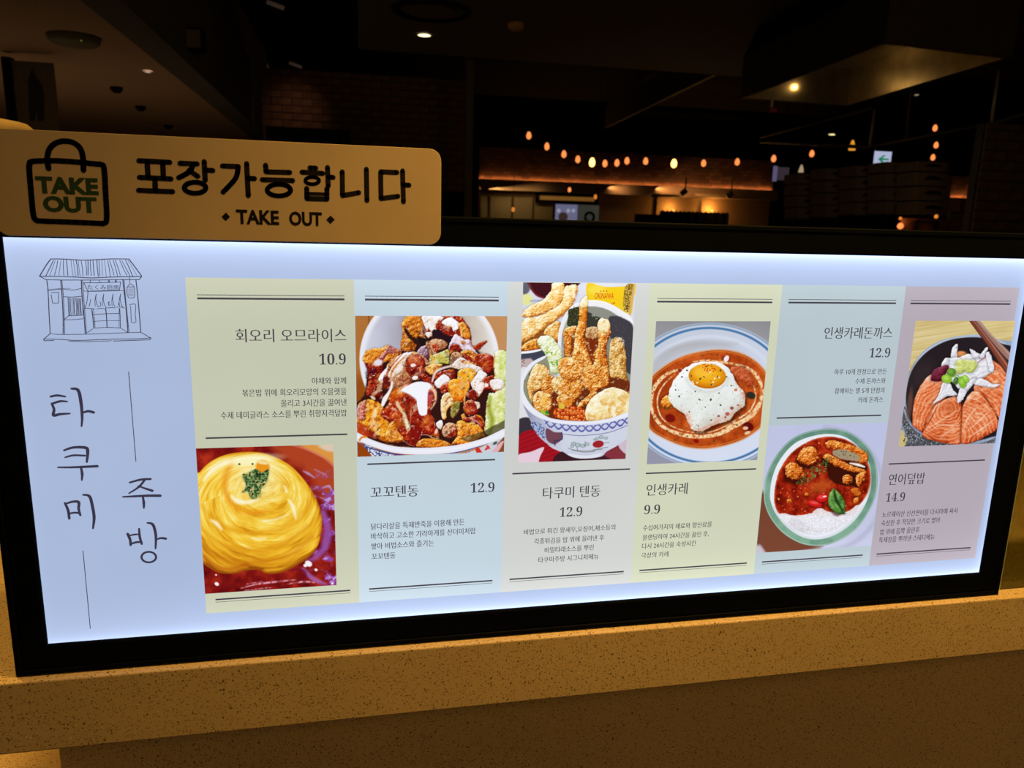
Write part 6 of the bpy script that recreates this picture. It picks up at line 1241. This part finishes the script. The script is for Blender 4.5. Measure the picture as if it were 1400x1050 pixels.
P.fill([(180, 850), (200, 780), (240, 880), (320, 950), (440, 992), (560, 1000), (690, 972), (860, 880), (860, 1030), (250, 1030), (215, 970)], (84, 86, 92), 6); P.specks([(180, 830), (240, 880), (320, 950), (560, 1000), (860, 880), (860, 1030), (250, 1030)], [(130, 136, 146), (40, 40, 44), (160, 166, 176)], 12, .7, 3, .4)
P.mix(P.line([(196, 800), (230, 880), (310, 945), (430, 986), (560, 994), (690, 966), (850, 880)], 10, 8), (156, 172, 200))
d = P.fill([(206, 760), (215, 650), (250, 555), (320, 472), (420, 412), (520, 387), (640, 386), (740, 415), (850, 490), (850, 880), (700, 955), (560, 982), (420, 972), (300, 930), (235, 870)], (38, 30, 34), 6); P.disc(300, 600, 60, 90, (60, 48, 50), 30, .9, .5); P.disc(228, 770, 16, 90, (104, 72, 60), 5, .8, .8)
SAL = [(0, (140, 44, 14)), (.3, (196, 76, 32)), (.55, (226, 112, 60)), (.8, (242, 158, 112)), (1, (254, 222, 200))]
def salmon(pts, f, per, seed, k=1., amb=.52):
    m0 = P.sd(pts); P.lump(pts, SAL, 34, .5, 30, seed=seed, warp=3, amb=amb, gloss=.3)
    r = np.hypot(P.X - f[0], (P.Y - f[1]) * k) + 22 * (P.noise(60, seed + 50) - .5) * 2; w_ = .5 + .5 * np.cos(r / per * 2 * np.pi); m_ = np.clip(m0 / 6, 0, 1)
    P.mix(m_ * np.clip((w_ - .72) * 5, 0, 1) * (.2 + .6 * P.noise(30, seed + 51)), (246, 196, 158)); P.mix(m_ * np.clip((.2 - w_) * 4, 0, 1) * .25, (176, 60, 20))
salmon([(690, 520), (740, 540), (785, 590), (790, 690), (770, 760), (700, 640)], (640, 700), 26, 5)
salmon([(243, 880), (248, 780), (275, 690), (330, 610), (400, 590), (440, 640), (440, 720), (390, 790), (340, 870), (300, 925), (265, 905)], (470, 880), 22, 1)
P.mix(P.line([(275, 700), (340, 640), (400, 640)], [8, 20, 8], 14) * .6, (244, 180, 150))
salmon([(598, 690), (620, 620), (690, 570), (760, 590), (790, 640), (775, 740), (745, 850), (710, 800), (660, 730)], (560, 900), 24, 4, .9, .58)
salmon([(302, 950), (330, 870), (365, 790), (410, 750), (480, 724), (515, 740), (528, 830), (524, 990), (400, 985)], (445, 790), 21, 2)
salmon([(522, 990), (526, 850), (535, 770), (580, 700), (630, 700), (680, 760), (722, 830), (740, 900), (650, 960), (590, 985)], (500, 960), 24, 3)
P.disc(455, 790, 50, 36, (198, 96, 50), 0, .9, .5); P.mix(P.line([(300, 930), (350, 850), (390, 770)], [4, 8, 3], 6) * .8, (150, 50, 20)); P.mix(P.line([(520, 980), (524, 860), (530, 760)], [8, 6, 3], 6) * .8, (150, 54, 26))
for a in ([(560, 720), (600, 740), (640, 720)], [(610, 790), (560, 850), (535, 920)], [(700, 790), (640, 850), (560, 920)], [(715, 850), (640, 910), (560, 960)]): P.mix(P.line(a, [3, 8, 3], 6) * .7, (250, 216, 190))
for a in ([(330, 930), (400, 890), (510, 890)], [(345, 900), (410, 860), (505, 800)], [(400, 965), (450, 925), (515, 905)]): P.mix(P.line(a, [3, 7, 4], 6) * .7, (250, 212, 184))
P.disc(520, 480, 34, 18, (226, 150, 90), 0, .5)
ON = [(0, (170, 160, 170)), (.35, (208, 204, 216)), (.6, (230, 230, 240)), (1, (255, 255, 255))]
for i, pts in enumerate(([(465, 500), (470, 450), (488, 425), (503, 422), (500, 460), (496, 520)], [(415, 560), (430, 505), (500, 500), (560, 480), (640, 480), (690, 510), (703, 570), (660, 610), (600, 650), (540, 700), (470, 640), (430, 620)],
                         [(570, 450), (595, 460), (640, 492), (600, 500)], [(630, 490), (660, 448), (676, 445), (660, 490), (645, 505)], [(665, 480), (690, 476), (712, 560), (690, 580)],
                         [(590, 645), (640, 620), (700, 650), (745, 655), (710, 672), (640, 664)], [(352, 775), (390, 720), (415, 650), (450, 640), (480, 690), (500, 715), (440, 725), (400, 745)], [(500, 755), (510, 690), (560, 640), (610, 620), (560, 690), (525, 750)], [(408, 555), (425, 510), (450, 505), (440, 560)])):
    P.lump(pts, ON, 16, .7, 16, seed=30 + i, warp=4, amb=.62, shadow=.35)
for a in ([(430, 640), (410, 700), (360, 770)], [(450, 560), (520, 520), (620, 500)], [(560, 660), (620, 600), (690, 560)], [(520, 740), (540, 690)], [(640, 640), (720, 656)]): P.mix(P.line(a, [2, 4, 2], 4) * .5, (170, 166, 184))
P.lump([(488, 540), (510, 512), (560, 512), (605, 520), (615, 555), (580, 590), (545, 580), (500, 590)], [(0, (130, 140, 50)), (.4, (184, 196, 96)), (.7, (214, 222, 138)), (1, (240, 244, 190))], 18, .9, 14, seed=50, warp=7, amb=.55)
P.mix(P.line([(618, 528), (664, 494)], 4, 3), (170, 30, 60))
P.lump([(348, 610), (362, 575), (395, 555), (440, 541), (452, 560), (430, 600), (410, 632), (375, 638), (350, 630)], [(0, (50, 8, 24)), (.5, (96, 22, 44)), (1, (150, 70, 90))], 20, .5, 14, seed=51, warp=3)
for cx, cy, rx, ry, an, c_ in ((466, 584, 27, 25, 0, (96, 140, 44)), (493, 632, 16, 22, 20, (70, 112, 50)), (440, 622, 31, 24, 20, (142, 190, 56)), (530, 640, 24, 34, -10, (134, 184, 52)), (550, 620, 16, 24, -30, (150, 200, 70))): P.disc(cx + 2, cy + 4, rx, ry, (50, 60, 30), an, .3, .5); P.disc(cx, cy, rx, ry, c_, an, .12); P.disc(cx - 4, cy - 5, rx * .5, ry * .5, tuple(min(255, v + 36) for v in c_), an, .8, .8)
P.mix(P.line([(500, 600), (520, 620)], 6, 4) + P.line([(470, 612), (495, 605)], 5, 4), (120, 170, 60))
P.fill([(568, 284), (602, 284), (690, 400), (795, 540), (780, 590), (690, 450), (640, 380)], (126, 66, 50), 4); P.mix(P.line([(600, 290), (690, 410), (790, 550)], 8, 5), (176, 110, 90)); P.mix(P.line([(574, 290), (660, 410), (778, 580)], 8, 5) * .7, (80, 36, 30))
P.fill([(604, 284), (626, 284), (700, 370), (812, 480), (800, 520), (700, 410), (650, 350)], (156, 116, 104), 4); P.mix(P.line([(620, 288), (700, 376), (808, 490)], 6, 5) * .8, (196, 164, 156)); P.mix(P.line([(602, 288), (690, 400), (795, 530)], 4, 4), (70, 50, 50))
P.build('food_print', PAN[5], 'picture of a dark bowl of sliced raw salmon with greens and wooden chopsticks')
